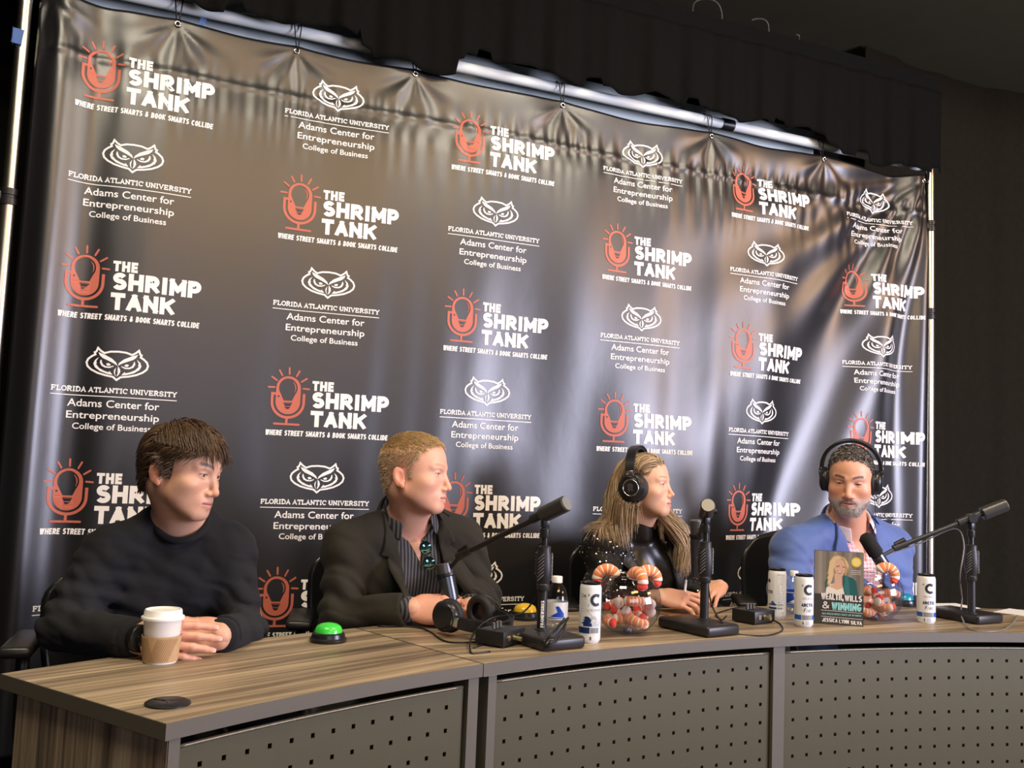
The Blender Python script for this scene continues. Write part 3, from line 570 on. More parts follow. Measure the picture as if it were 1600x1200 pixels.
def bottle(px, py, s, label, dark=False):
    p = WZ(px, py, DZ); b = thing('water_bottle', label, 'bottle', p, group='small water bottles')
    pr = [(.0, .003), (.020, .0), (.029, .004), (.0305, .012), (.0295, .020), (.0305, .028), (.0305, .075), (.0295, .085), (.0285, .092), (.022, .108), (.0145, .121), (.0125, .126), (.0125, .131)]
    MB().lathe([(r * s, z * s) for r, z in pr], 32, cap=False).build('bottle_body', pet, b, True)
    MB().lathe([(r * s * .93, z * s) for r, z in [(.0, .004), (.027, .006), (.0295, .028), (.0295, .068), (.0, .068)]], 28, cap=False).build('water', clear('water_' + str(px), (.93, .96, .97), .02, .04), b, True)
    MB().lathe([(0, .140 * s), (.0125 * s, .140 * s), (.0138 * s, .138 * s), (.0138 * s, .128 * s), (.0142 * s, .124 * s), (0, .124 * s)], 28, cap=False).build('cap', capw, b, auto=40)
    MB().lathe([(.0308 * s, .030 * s), (.0309 * s, .031 * s), (.0309 * s, .074 * s), (.0308 * s, .075 * s)], 40, cap=False).build('label_band', labb if dark else labw, b, True)
    F = Flat(); w_ = labw if dark else labb
    F.poly([(-.016, .038), (.022, .036), (.022, .046), (.006, .066), (-.002, .064), (.004, .050)]); F.stroke([(-.024, .034), (.026, .034)], .002)
    if dark: F.stroke([(-.028, .070), (.026, .070)], .002)
    for k in range(len(F.v)): F.v[k] = (F.v[k][0] * s, F.v[k][1] * s)
    curve_print(F, .0309 * s, facing(p), 0, [w_], 'label_print', b); return b
bottle(868, 984, 1.06, 'clear water bottle with white cap and blue label behind the microphone pole')
bottle(1240, 958, 1.0, 'clear bottle with navy label half hidden between two white cans', True)
# plush shrimp
SHM = [mat('shrimp_orange', (.82, .25, .09), .85, sheen=.4, noise=.12, nscale=80), mat('shrimp_white', (.85, .74, .66), .85, sheen=.4), mat('shrimp_red', (.72, .06, .04), .8, sheen=.4), mat('shrimp_peach', (.86, .40, .18), .85, sheen=.4)]
def shrimp_mesh(sweep, Rc, r, seed):
    rg = random.Random(seed); n = 38; k = 14; v = []; f = []; mi = []
    for i in range(n + 1):
        t = i / n; a = sweep * min(t, 1)
        rad = r * (.25 + .75 * min(1, (t / .07)) ** .5) if t < .07 else r * (1.0 - .35 * max(0, t - .3))
        seg = (t * 8.5) % 1; rad *= 1 - .07 * math.exp(-((seg - .0) / .12) ** 2) - .07 * math.exp(-((seg - 1) / .12) ** 2)
        flat = 1.0
        if t > .80: u = (t - .80) / .20; rad *= (.82 + .35 * math.sin(min(1, u * 1.3) * PI * .75)) * (1 - .75 * max(0, u - .85) / .15); flat = 1 - .55 * u
        c = Vector((Rc * math.sin(a), 0, Rc * math.cos(a))); o_ = Vector((math.sin(a), 0, math.cos(a)))
        for j in range(k): b = 2 * PI * j / k; v.append(c + o_ * (rad * flat * math.cos(b)) + Vector((0, rad * math.sin(b), 0)))
    for i in range(n):
        t = (i + .5) / n; seg = (t * 8.5) % 1; m_ = 0 if t > .10 else 1
        if .10 < t < .74 and seg < .16: m_ = 1
        if .72 < t <= .80: m_ = 1
        if t > .80: m_ = 2
        for j in range(k): l = (j + 1) % k; f.append((i * k + j, i * k + l, (i + 1) * k + l, (i + 1) * k + j)); mi.append(m_)
    f.append(list(range(k))[::-1]); mi.append(1); f.append([n * k + j for j in range(k)]); mi.append(2)
    me = mesh('plush_shrimp', v, f); me.polygons.foreach_set('material_index', mi)
    for m_ in SHM: me.materials.append(m_)
    me.shade_smooth(); return me
SHK = [shrimp_mesh(3.7, .026, .0175, 1), shrimp_mesh(2.6, .034, .0165, 2), shrimp_mesh(4.2, .024, .016, 3), shrimp_mesh(1.6, .05, .0165, 4)]
def fish_bowl(px, py, Rb, label):
    p = WZ(px, py, DZ); b = thing('fish_bowl', label, 'bowl', p, group='round glass fish bowls')
    H = Rb * 1.98; pr = []
    for t in np.linspace(0, 1, 26):
        a = -PI / 2 * .72 + t * (PI / 2 * .72 + PI / 2 * .52); pr.append((Rb * math.cos(a), Rb * .98 + Rb * math.sin(a)))
    z0 = pr[0][1]; pr = [(r, z - z0 + .002) for r, z in pr]; pr = [(0, .004), (pr[0][0] * .7, .0015)] + pr + [(pr[-1][0] - .002, pr[-1][1] + .004), (pr[-1][0] + .003, pr[-1][1] + .008)]
    o = MB().lathe(pr, 56, cap=False).build('glass', glass, b, True)
    rim = MB().tube([(( pr[-1][0]) * math.cos(a), (pr[-1][0]) * math.sin(a), pr[-1][1]) for a in np.linspace(0, 2 * PI, 49)], .0018, 6, smooth=1).build('rim', glass, b, True)
    # loose coloured glass gravel
    g = MB(); rg = random.Random(3)
    for k in range(150):
        a = rg.uniform(0, 2 * PI); r = pr[0][0] * .86 * math.sqrt(rg.random()) + .008 * (k % 3 == 0); s_ = rg.uniform(.003, .0055); bm = bmesh.new(); bmesh.ops.create_icosphere(bm, subdivisions=1, radius=s_)
        g.bm(bm, (r * math.cos(a), r * math.sin(a), .0075 + rg.uniform(0, .007)), None, rg.randrange(4))
    go = g.build('glass_gravel', [mat('gravel_green', (.10, .30, .12), .25), mat('gravel_purple', (.30, .12, .42), .25), mat('gravel_clear', (.45, .55, .55), .2), mat('gravel_teal', (.08, .32, .34), .25)], b); go['kind'] = 'stuff'
    return b, p, pr
def put_shrimp(k, loc, R, label, group):
    o = bpy.data.objects.new('plush_shrimp', SHK[k % 4]); COL.objects.link(o); o.matrix_world = Matrix.Translation(loc) @ R.to_4x4(); tag(o, label, 'plush toy', group); return o
EUL = lambda a, b, c: (Matrix.Rotation(c, 3, 'Z') @ Matrix.Rotation(b, 3, 'Y') @ Matrix.Rotation(a, 3, 'X'))
rightv = Vector(CAMR[0]); rightv.z = 0; rightv.normalize(); fwdv = Vector((-rightv.y, rightv.x, 0)); CAMYAW = math.atan2(rightv.y, rightv.x)
bw, bp, bpr = fish_bowl(980, 989, .0925, 'round glass bowl of plush shrimp in front of the woman'); rimr, rimz = bpr[-1]
bp = Vector(bp)
def rimshrimp(bp, rimr, rimz, side, depth, k, yaw, label, grp, tilt=0, flip=False, dz=.012):
    loc = bp + rightv * (side * rimr) + fwdv * (depth * rimr) + Vector((0, 0, rimz + dz - .026))
    return put_shrimp(k, loc, Matrix.Rotation(CAMYAW + yaw, 3, 'Z') @ Matrix.Rotation(tilt, 3, 'Y'), label, grp)
G1 = 'plush shrimp in the left bowl'; G2 = 'plush shrimp in the right bowl'
rimshrimp(bp, rimr, rimz, -.95, -.1, 0, PI, 'orange plush shrimp hooked over the left side of the left bowl rim', G1, -1.35)
rimshrimp(bp, rimr, rimz, .25, -.85, 0, -PI / 2 + .5, 'orange plush shrimp hooked over the front of the left bowl rim', G1, -1.35)
rimshrimp(bp, rimr, rimz, .85, .15, 0, 0.1, 'orange plush shrimp hooked over the right side of the left bowl rim', G1, -1.35)
rg = random.Random(11)
spots = [(-.055, .0, .034, 1, 'lying at the left end of the pile'), (-.02, -.045, .030, 3, 'lowest at the front of the pile'), (.03, -.045, .034, 0, 'at the front right of the pile'), (.055, .0, .040, 2, 'at the right end of the pile'), (0, .03, .036, 1, 'at the back of the pile'), (-.03, -.02, .058, 2, 'second layer at the left'), (.025, -.015, .062, 3, 'second layer in the middle'), (.05, -.02, .070, 0, 'leaning against the right glass'), (-.055, .01, .068, 0, 'with a white end against the left glass'), (.01, -.01, .085, 3, 'topmost with red tail up')]
for s_, d_, z_, k_, t_ in spots: put_shrimp(k_, bp + rightv * s_ * .80 + fwdv * d_ * .75 + Vector((0, 0, z_ + .006)), .86 * EUL(rg.uniform(1.1, 2.0), rg.uniform(-.5, .5), rg.uniform(0, 6.28)), f'plush shrimp inside the left bowl, {t_}', G1)
b2, bp2, bpr2 = fish_bowl(1366, 968, .0905, 'round glass bowl of plush shrimp behind the book'); bp2 = Vector(bp2)
rimshrimp(bp2, bpr2[-1][0], bpr2[-1][1], .30, -.75, 0, -.25, 'orange plush shrimp hooked over the rim of the bowl behind the book', G2, -1.1, dz=.016)
for s_, d_, z_, k_, t_ in [(.045, -.02, .040, 0, 'lowest at the right'), (.0, -.04, .034, 3, 'lowest at the front'), (-.04, 0, .036, 1, 'lowest at the left behind the book'), (.02, -.03, .066, 2, 'curled in the middle of the pile'), (.055, .0, .072, 1, 'against the right glass'), (.0, .02, .088, 0, 'topmost of the pile'), (-.03, -.01, .075, 3, 'upper left behind the book')]:
    put_shrimp(k_, bp2 + rightv * s_ * .80 + fwdv * d_ * .75 + Vector((0, 0, z_ + .006)), .86 * EUL(rg.uniform(1.1, 2.0), rg.uniform(-.5, .5), rg.uniform(0, 6.28)), f'plush shrimp inside the right bowl, {t_}', G2)
# book
L_ = Vector(WZ(1272, 974, DZ)); R_ = Vector(WZ(1349, 979.5, DZ)); dx = (R_ - L_); dx.z = 0; bwid = dx.length; yaw = math.atan2(dx.y, dx.x)
book = thing('paperback_book', 'standing paperback with a blonde woman in a teal jacket on its cover', 'book', L_, yaw); BH = .226
MB().box((bwid / 2, .009, BH / 2), (bwid - .003, .0155, BH - .004)).build('pages', mat('page_edges', (.72, .68, .58), .8), book)
cv = MB().box((bwid / 2, .0006, BH / 2), (bwid, .0012, BH)).box((bwid / 2, .0174, BH / 2), (bwid, .0012, BH)).box((.0005, .009, BH / 2), (.001, .0180, BH)).build('cover', mat('cover_dark', (.045, .04, .032), .35), book)
F = Flat(); bw_ = bwid; sc = bwid / 650.; bx = lambda x: (x - 100) * sc; bz = lambda y: BH - (y - 125) * BH / 980.
def PO(pts, c): F.poly([(bx(x), bz(y)) for x, y in pts], c)
for k in range(13):
    x0 = 100 + k * 50; PO([(x0, 125), (x0 + 50, 125), (x0 + 50, 700), (x0, 700)], [0, 1, 0, 2][k % 4])
nb = 10
for k in range(nb):   # printed fade to black
    y0 = 560 + k * 22; F.poly([(bx(100), bz(y0)), (bx(750), bz(y0)), (bx(750), bz(y0 + 22)), (bx(100), bz(y0 + 22))], 3) if k > 6 else None
BCOL = [(.20, .175, .135), (.26, .23, .18), (.15, .13, .10), (.045, .04, .032), (.62, .45, .24), (.60, .36, .24), (.70, .64, .54), (.02, .10, .10), (.035, .15, .15), (.42, .27, .12), (.78, .76, .70), (.30, .66, .64), (.62, .44, .06), (.78, .62, .20), (.30, .10, .08), (.10, .06, .04)]
layers = []
def LAY(c, pts=None, fn=None):
    G = Flat()
    if pts: G.poly([(bx(x), bz(y)) for x, y in pts], c)
    if fn: fn(G)
    layers.append(G)
LAY(6, [(245, 690), (255, 620), (330, 560), (470, 560), (500, 690)])
LAY(5, [(300, 600), (370, 540), (365, 420), (480, 420), (475, 545), (490, 600), (400, 640)])
LAY(9, [(290, 375), (290, 260), (340, 190), (410, 170), (500, 200), (550, 280), (555, 340), (520, 430), (500, 445), (500, 300), (370, 290), (360, 440), (320, 520), (300, 610), (262, 560), (300, 470), (262, 420)])
LAY(4, [(282, 380), (300, 270), (350, 200), (405, 182), (470, 210), (440, 215), (385, 240), (372, 330), (345, 370), (350, 430), (335, 500), (300, 600), (262, 500), (290, 440)])
LAY(4, [(470, 200), (530, 250), (552, 310), (540, 345), (515, 300), (505, 250)])
LAY(5, [(375, 260), (400, 225), (450, 225), (490, 260), (510, 330), (500, 400), (465, 445), (430, 450), (385, 420), (362, 350)])
LAY(15, [(385, 322), (430, 312), (430, 324), (390, 332)]); LAY(15, [(465, 322), (505, 326), (502, 336), (466, 332)])
LAY(14, [(395, 385), (470, 385), (450, 418), (420, 418)]); LAY(10, [(405, 390), (460, 390), (448, 405), (418, 405)])
LAY(7, [(470, 450), (500, 440), (610, 470), (650, 510), (680, 700), (510, 700), (470, 560)]); LAY(8, [(500, 445), (545, 455), (560, 560), (570, 700), (520, 700), (490, 600), (505, 540)])
LAY(7, [(245, 650), (240, 540), (265, 500), (285, 490), (262, 560), (250, 680)])
layers.append(Flat().disc((bx(650), bz(255)), 70 * sc, 12, 28)); layers.append(Flat().disc((bx(650), bz(255)), 52 * sc, 13, 28))
def words(G):
    T = lambda t, x0, x1, yb, yt, c, w=.2, g=.12: sans_text(G, t, bx(x0), bx(x1), bz(yb), bz(yt) - bz(yb), w, c, g)
    T('WEALTH,', 190, 490, 775, 690, 10, .2, .06); T('WILLS', 500, 728, 782, 700, 10, .2, .06); T('&', 205, 300, 895, 800, 10, .14); T('WINNING', 330, 722, 908, 805, 11, .2, .06)
    T('JESSICA', 205, 410, 1072, 1020, 10, .2, .1); T('LYNN', 430, 560, 1078, 1026, 10, .2, .1); T('SILVA', 582, 730, 1085, 1034, 10, .2, .1)
    for y in (918, 1000): G.stroke([(bx(190), bz(y)), (bx(738), bz(y + 10))], 5 * sc, 10)
    T('BUILD WEALTH PROTECT LEGACY LIVE ON PURPOSE', 205, 722, 975, 950, 11, .13, .3)
    for k in range(3): G.stroke([(bx(585), bz(368 + k * 24)), (bx(712), bz(368 + k * 24))], 6 * sc, 6)
layers.append(Flat()); words(layers[-1])
bmats = [mat('cover_ink_%d' % k, c, .35, coat=.15) for k, c in enumerate(BCOL)]
art = Flat().add(F.v, F.f, 0); art.c = F.c
ys = [0.] * len(art.v)
for n_, G in enumerate(layers): art.add(G.v, G.f, 0); art.c[-len(G.c):] = G.c; ys += [-.00006 * (n_ + 1)] * len(G.v)
me = mesh('cover_print', [(x, -.00025 + y, z) for (x, z), y in zip(art.v, ys)], art.f); me.polygons.foreach_set('material_index', art.c)
for m_ in bmats: me.materials.append(m_)
link('cover_print', me, None, book)
# sheets and wrapper
def sheet(px, py, w_, h_, yaw, m, name, label, z=.0012):
    p = WZ(px, py, DZ); o = MB().box((0, 0, z / 2 + .0002), (w_, h_, z)).build(name, m, None, False, p, (0, 0, yaw)); tag(o, label, 'paper'); return o
sheet(1478, 947, .20, .12, -.1, paper_w, 'paper_sheet', 'white paper sheet lying behind the right microphone stand'); sheet(1590, 957, .16, .11, .35, paper_w, 'paper_sheet', 'white paper sheet lying at the far right edge of the desk')
sheet(1054, 957, .15, .09, .25, mat('copper_wrapper', (.30, .14, .055), .35, .2, noise=.4, nscale=40, bump=.5, bscale=60), 'foil_wrapper', 'crumpled brown wrapper lying in front of the woman', .003)
# ---- microphone stands
gripm = mat('grip_rubber', (.018, .018, .019), .45); ribm = mat('grip_rib', (.16, .16, .17), .35); micm = mat('mic_satin_black', (.10, .11, .13), .26, .8); foam = mat('mic_foam', (.010, .010, .010), .9, bump=.6, bscale=500)
stand_m = mat('stand_black', (.016, .016, .017), .35, noise=.15, nscale=60)
def stand(base, yaw, polexy, joint, cw, tip, mic0, mic1, micr, label, miclabel, foamy=False, cwcol=None, text=False):
    cw, tip, mic0, mic1 = (np.array(q, float) for q in (cw, tip, mic0, mic1)); ln_ = tip - cw; tt = ((np.array(polexy[:2]) - cw[:2]) @ ln_[:2]) / (ln_[:2] @ ln_[:2]); jp = cw + ln_ * np.clip(tt, .18, .5); sh_ = np.array([polexy[0] - jp[0], polexy[1] - jp[1], 0]); cw, tip, mic0, mic1 = cw + sh_, tip + sh_, mic0 + sh_, mic1 + sh_; joint = jp + sh_
    b = np.array([*base[:2], DZ]); S = thing('microphone_stand', label, 'mic stand', b, group='desktop boom stands'); rel = lambda q: Vector(np.array(q, float) - b)
    R = Matrix.Rotation(yaw, 3, 'Z')
    MB().box((0, 0, .0165), (.132, .20, .031), R, .009, 3).build('weighted_base', stand_m, S, auto=40)
    px_, py_ = polexy[0] - b[0], polexy[1] - b[1]; jz = joint[2] - DZ; J = rel(joint)
    lo = MB().cyl((px_, py_, .030), (px_, py_, jz * .44), .0125, n=20).lathe([(.018, .030), (.018, .034), (.0125, .036)], 20, (px_, py_, 0), cap=False).build('lower_tube', stand_m, S, auto=40)
    MB().cyl((px_, py_, jz * .42), (px_, py_, jz), .0085, n=16).build('upper_tube', mat('stand_gloss', (.02, .02, .02), .18), S, auto=40)
    z0 = jz * .40; z1 = jz * .74; hz = z1 - z0
    gr = MB().lathe([(.0150, z0), (.0172, z0 + .004), (.0172, z0 + .016), (.0155, z0 + .018), (.0200, z0 + .1 * hz + .02), (.0225, z0 + .5 * hz), (.0195, z1 - .02), (.0172, z1 - .012), (.0172, z1), (.012, z1 + .003)], 24, (px_, py_, 0)).build('clutch_grip', gripm, S, auto=40)
    ca = facing(b)
    for k in range(7):
        z = z0 + .028 + k * (hz - .05) / 7; r_ = .0222
        for side in (-.35, 1.6, -2.2):
            P = [(px_ + r_ * math.cos(ca + side + t), py_ + r_ * math.sin(ca + side + t), z + (t + .3) * .022) for t in np.linspace(-.36, .36, 5)]
            MB().tube(P, .0014, 5, smooth=1).build('rib', ribm, gr)
    MB().lathe([(.0115, jz - .062), (.0125, jz - .058), (.0125, jz - .040), (.0105, jz - .038)], 20, (px_, py_, 0)).build('tube_collar', stand_m, S, auto=40)
    # tilt joint
    d = Vector(tip) - Vector(cw); dn = d.normalized(); side = dn.cross(Vector((0, 0, 1))).normalized()
    j = MB().cyl(J - side * .016, J + side * .016, .0165, n=20, bev=.002).cyl(J + side * .016, J + side * .030, .009, n=12).box(J - Vector((0, 0, .022)), (.020, .020, .03), bev=.004); j.build('tilt_joint', stand_m, S, auto=40)
    up = Vector((0, 0, .014)); C0 = rel(cw) ; T0 = rel(tip)
    bo_ = MB().cyl(C0, T0, .0078, n=14).build('boom_tube', stand_m, S, auto=40)
    MB().cyl(J + up * .2 - dn * .03, J + up * .2 + dn * .05, .0125, n=16, bev=.002).build('boom_clutch', gripm, S, auto=40)
    MB().cyl(C0 + dn * .085, C0, .0215, n=28, bev=.003).build('counterweight', mat('counterweight_black', (.035, .035, .033), .32) if cwcol is None else cwcol, S, auto=40)
    MB().cyl(C0 + dn * .001, C0 - dn * .0012, .0185, n=28).build('end_cap', mat('counterweight_end_lit', (.30, .31, .30), .38, .5), S, auto=40)  # disc added in pale grey; the window's gleam is put into its colour
    MB().cyl(T0 - dn * .05, T0 - dn * .012, .0105, n=14).cyl(T0 - dn * .02, T0, .012, n=14).build('boom_end', gripm, S, auto=40)
    if text:
        G = Flat(); sans_text(G, 'FRAMEWORKS', .040, .108, -.005, .0085, .22, 0, .12); G.v = [(-z, x) for x, z in G.v]
        curve_print(G, .0125, ca, .0, [white_ink], 'tube_print', lo).location = (px_, py_, 0)
    # microphone (its own thing, clamped to the boom)
    m0 = np.array(mic0); m1 = np.array(mic1); M = thing('microphone', miclabel, 'microphone', m0, group='broadcast microphones'); a = Vector((0, 0, 0)); c = Vector(m1 - m0); ax = c.normalized(); Ln = c.length
    if foamy:
        MB().cyl(a, a + ax * Ln * .38, micr * .9, n=26, bev=.003).build('mic_body', micm, M, auto=40)
        MB().cyl(a + ax * Ln * .34, c, micr * 1.05, micr * 1.0, n=28, bev=.010).build('foam_windscreen', foam, M, auto=50)
    else:
        MB().cyl(a, a + ax * Ln * .30, micr * .92, n=26, bev=.002).build('mic_collar', mat('mic_collar_grey', (.10, .10, .11), .3, .5), M, auto=40)
        MB().cyl(a + ax * Ln * .29, c, micr, n=28, bev=.004).build('mic_body', micm, M, auto=40)
        MB().lathe([(micr * 1.0, -.004), (micr * 1.12, -.004), (micr * 1.12, .004), (micr, .004)], 26, a + ax * Ln * .27, ax.to_track_quat('Z', 'Y').to_matrix(), cap=False).build('shock_ring', blackpl, M, auto=40)
    e = Vector(np.array(tip) - m0); MB().cyl(e - dn * .012, ax * Ln * .27 + (e - ax * Ln * .27).normalized() * micr * .9, .006, n=12).cyl(e - dn * .04 + Vector((0, 0, .016)), e - dn * .005 + Vector((0, 0, .012)), .008, n=12).build('mic_mount', blackpl, M, auto=40)
    return S
rr_ = lambda *a: np.array(a)
T_ = .772
s1p = WZ(846, 984, T_); s1j = W(846, 832, 2.555)
stand((1.262, -1.095), .18, s1p, np.array([s1p[0], s1p[1], s1j[2]]), W(884, 786, 2.46), W(715, 869, 2.66), W(693, 879, 2.68), W(706, 946, 2.66), .0245, 'boom stand on the desk in front of the man in the dark blazer', 'black cylindrical microphone pointing down before the man in the dark blazer', text=True)
s2p = WZ(1100, 968, T_); 
stand((1.800, -1.010), .20, s2p, np.array([s2p[0], s2p[1], W(1097, 826, 2.79)[2]]), W(1099, 789, 2.72), W(1087, 838, 2.99), W(1082, 812, 3.02), W(1085, 902, 3.02), .0225, 'boom stand facing the viewer in front of the woman', 'black microphone hanging behind the middle stand near the woman')
s3p = WZ(1518, 958, T_)
stand((2.880, -.985), .10, s3p, np.array([s3p[0], s3p[1], W(1511, 836, 3.16)[2]]), W(1574, 789, 3.12), W(1398, 858, 3.12), W(1384, 886, 3.10), W(1352, 836, 3.10), .0235, 'boom stand at the right end of the desk reaching left', 'foam covered microphone held up to the man in the blue suit', foamy=True)
# ---- audio boxes with knobs and leads
def audio_box(c, yaw, label, big=1.0):
    A = thing('headphone_amplifier', label, 'audio box', (c[0], c[1], DZ), yaw, 'small black audio boxes'); boxm = mat('amp_black', (.018, .018, .019), .4, .2)
    MB().box((0, 0, .022), (.105, .085, .036), bev=.002).build('case', boxm, A, auto=40)
    for sx in (-1, 1):
        for sy in (-1, 1): MB().cyl((sx * .042, sy * .032, 0), (sx * .042, sy * .032, .005), .006, n=10).build('rubber_foot', cordm, A)
    for k in range(3): MB().cyl((-.026 + k * .016, .005, .040), (-.026 + k * .016, .005, .056), .0052, .0042, n=12, bev=.001).build('knob', mat('knob_grey', (.10, .10, .10), .3, .4), A, auto=40)
    for k in range(3): MB().lathe([(.0045, 0), (.0075, 0), (.0075, .003), (.0045, .003)], 14, (-.03 + k * .026, -.0425, .022), Matrix.Rotation(PI / 2, 3, 'X')).build('jack_socket', mat('socket_metal', (.5, .48, .42), .3, 1), A)
    MB().cyl((-.004, -.045, .022), (-.004, -.066, .020), .0055, n=12).build('plug', mat('plug_brass', (.55, .48, .25), .3, .9), A, auto=40)
    F = Flat(); [F.stroke([(-.04, .028 - k * .012), (.045 - k * .01, .028 - k * .012)], .0012) for k in range(3)]
    link('panel_print', mesh('panel_print', [(x, y, .0403) for x, y in F.v], F.f), mat('grey_print', (.45, .45, .45), .5), A); return A
b1 = WZ(781, 1006, DZ); audio_box(b1, .62, 'black headphone amplifier box with leads beside the left microphone stand')
b2_ = WZ(1177, 972, DZ); audio_box(b2_, .30, 'black headphone amplifier box left of the two white cans')
def cable(pts, label, r=.0024, m=None, name='cable'):
    o = MB().tube(pts, r, 6, smooth=6).build(name, m or cordm, None, True); tag(o, label, 'cable', 'audio cables'); return o
D3 = lambda px, py, z=.7425: tuple(WZ(px, py, z))
cable([D3(740, 1012), D3(760, 1003), D3(700, 1003), D3(672, 987), D3(650, 980), D3(590, 978)], 'thin black cable curving across the desk seam to the left')
cable([D3(766, 1018), D3(736, 1020), D3(740, 990, .765), D3(770, 965, .80), D3(820, 955, .80), tuple(W(850, 900, 2.53)), tuple(W(838, 860, 2.53)), tuple(W(858, 838, 2.52)), tuple(W(850, 822, 2.52))], 'black cable looping from the left audio box up the microphone pole')
cable([D3(882, 966, .80), D3(862, 990, .79), D3(850, 1008, .757), D3(860, 1009, .757), D3(872, 992, .78), D3(888, 965, .81), D3(868, 985, .785), D3(848, 1004, .76), D3(856, 1012, .752), D3(876, 995, .775), D3(884, 975, .80)], 'bundled coil of black cable hanging over the left stand base')
cable([tuple(W(1107, 815, 2.78)), tuple(W(1108, 870, 2.78)), tuple(W(1106, 905, 2.77)), D3(1112, 945, .79), D3(1128, 972, .775), D3(1150, 990), D3(1195, 993), D3(1222, 985), D3(1215, 972), D3(1190, 966, .75)], 'black cable running down the middle stand to the audio box')
cable([D3(1135, 962), D3(1128, 968), D3(1118, 960), D3(1140, 952), D3(1165, 948), D3(1200, 955)], 'short black cable curled behind the middle stand base', .002)
cable([tuple(W(1372, 868, 3.12)), tuple(W(1430, 852, 3.13)), tuple(W(1490, 826, 3.14)), tuple(W(1506, 850, 3.12)), tuple(W(1500, 900, 3.10)), D3(1503, 935, .80), D3(1502, 962, .76), D3(1518, 984), D3(1560, 986), D3(1580, 976), D3(1590, 962)], 'grey cable hanging from the right boom down to the desk edge', .0026, mat('grey_lead', (.16, .15, .14), .4))
# ---- headphones
padm = mat('ear_pad', (.014, .014, .015), .6, bump=.3, bscale=300); shell = mat('headphone_shell', (.016, .016, .018), .3); silver = mat('headphone_silver', (.75, .75, .74), .25, 1)
def headphones(label, a=.078, top=.135, cupr=.044, drop=0., logo=True, ring=True):
    H = thing('headphones', label, 'headphones', group='over-ear headphones'); Wd = .017
    P = [Vector(((a + .017) * math.cos(t), 0, .035 + (top - .035) * math.sin(t) ** .85)) for t in np.linspace(.05, PI - .05, 25)]
    def strip(off, th, wd):
        m = MB(); v = []; f = []
        for i, p in enumerate(P):
            t = (P[min(i + 1, 24)] - P[max(i - 1, 0)]).normalized(); n = Vector((t.z, 0, -t.x)); n = -n if n.z < 0 and abs(p.x) < a * .98 else n
            if n.dot(p - Vector((0, 0, .03))) < 0: n = -n
            for s_ in (-1, 1): v += [p + n * off + Vector((0, s_ * wd, 0)), p + n * (off + th) + Vector((0, s_ * wd * .9, 0))]
        for i in range(24): b_ = 4 * i; f += [(b_, b_ + 4, b_ + 5, b_ + 1), (b_ + 2, b_ + 3, b_ + 7, b_ + 6), (b_ + 1, b_ + 5, b_ + 7, b_ + 3), (b_, b_ + 2, b_ + 6, b_ + 4)]
        f += [(0, 1, 3, 2), (96, 98, 99, 97)]; return m.add(v, f)
    hb = strip(0, .004, Wd).build('headband', shell, H, auto=45); strip(-.010, .010, Wd * .8).build('band_padding', padm, hb, auto=45)
    for s_ in (-1, 1):
        X_ = Matrix.Rotation(s_ * PI / 2, 3, 'Y')
        c = MB().lathe([(.0, .030), (.024, .030), (.034, .028), (cupr * .93, .020), (cupr * .95, .008), (cupr * .9, .0)], 36, (s_ * (a - .010), 0, 0), X_).build('ear_cup', shell, H, auto=50)
        MB().lathe([(cupr * .5, -.012), (cupr * .55, -.016), (cupr * .8, -.018), (cupr * 1.0, -.010), (cupr * 1.02, -.002), (cupr * .92, .004)], 36, (s_ * (a - .010), 0, 0), X_, cap=False).build('ear_cushion', padm, c, True)
        if ring: MB().lathe([(.0255, .0302), (.0262, .0318), (.0278, .0318), (.0285, .0296)], 40, (s_ * (a - .010), 0, 0), X_, cap=False).build('accent_ring', silver, c, True)
        MB().box((s_ * (a + .020), 0, .046), (.004, .026, .022), bev=.0015).build('slider', silver, hb, auto=40)
        y_ = MB().tube([(s_ * (a + .016), -.030, .012), (s_ * (a + .020), -.024, .032), (s_ * (a + .021), 0, .042), (s_ * (a + .020), .024, .032), (s_ * (a + .016), .030, .012)], .0028, 6).build('yoke', shell, hb, True)
        if logo:
            G = Flat(); sans_text(G, 'R' if s_ < 0 else 'L', -.009, .009, -.012, .026, .24, 0)
            me = mesh('cup_letter', [(s_ * (a - .010 + .0306), -s_ * x * -1, z) for x, z in G.v], G.f); link('cup_letter', me, mat('cup_letter_grey', (.07, .07, .075), .4), c)
    return H
hp = headphones('black over-ear headphones lying on the desk before the man in the dark blazer', logo=False, ring=False)
_t = Vector(CAMC) - Vector(WZ(728, 962, .785)); _t.z = 0; _t.normalize(); _z = (rightv * .80 + _t * .62 + Vector((0, 0, -.16))).normalized(); _y = (Vector((0, 0, 1)) - _z * _z.z).normalized(); _x = _y.cross(_z)
hp.matrix_world = Matrix.Translation(Vector(WZ(727, 958, .790))) @ Matrix((_x, _y, _z)).transposed().to_4x4()
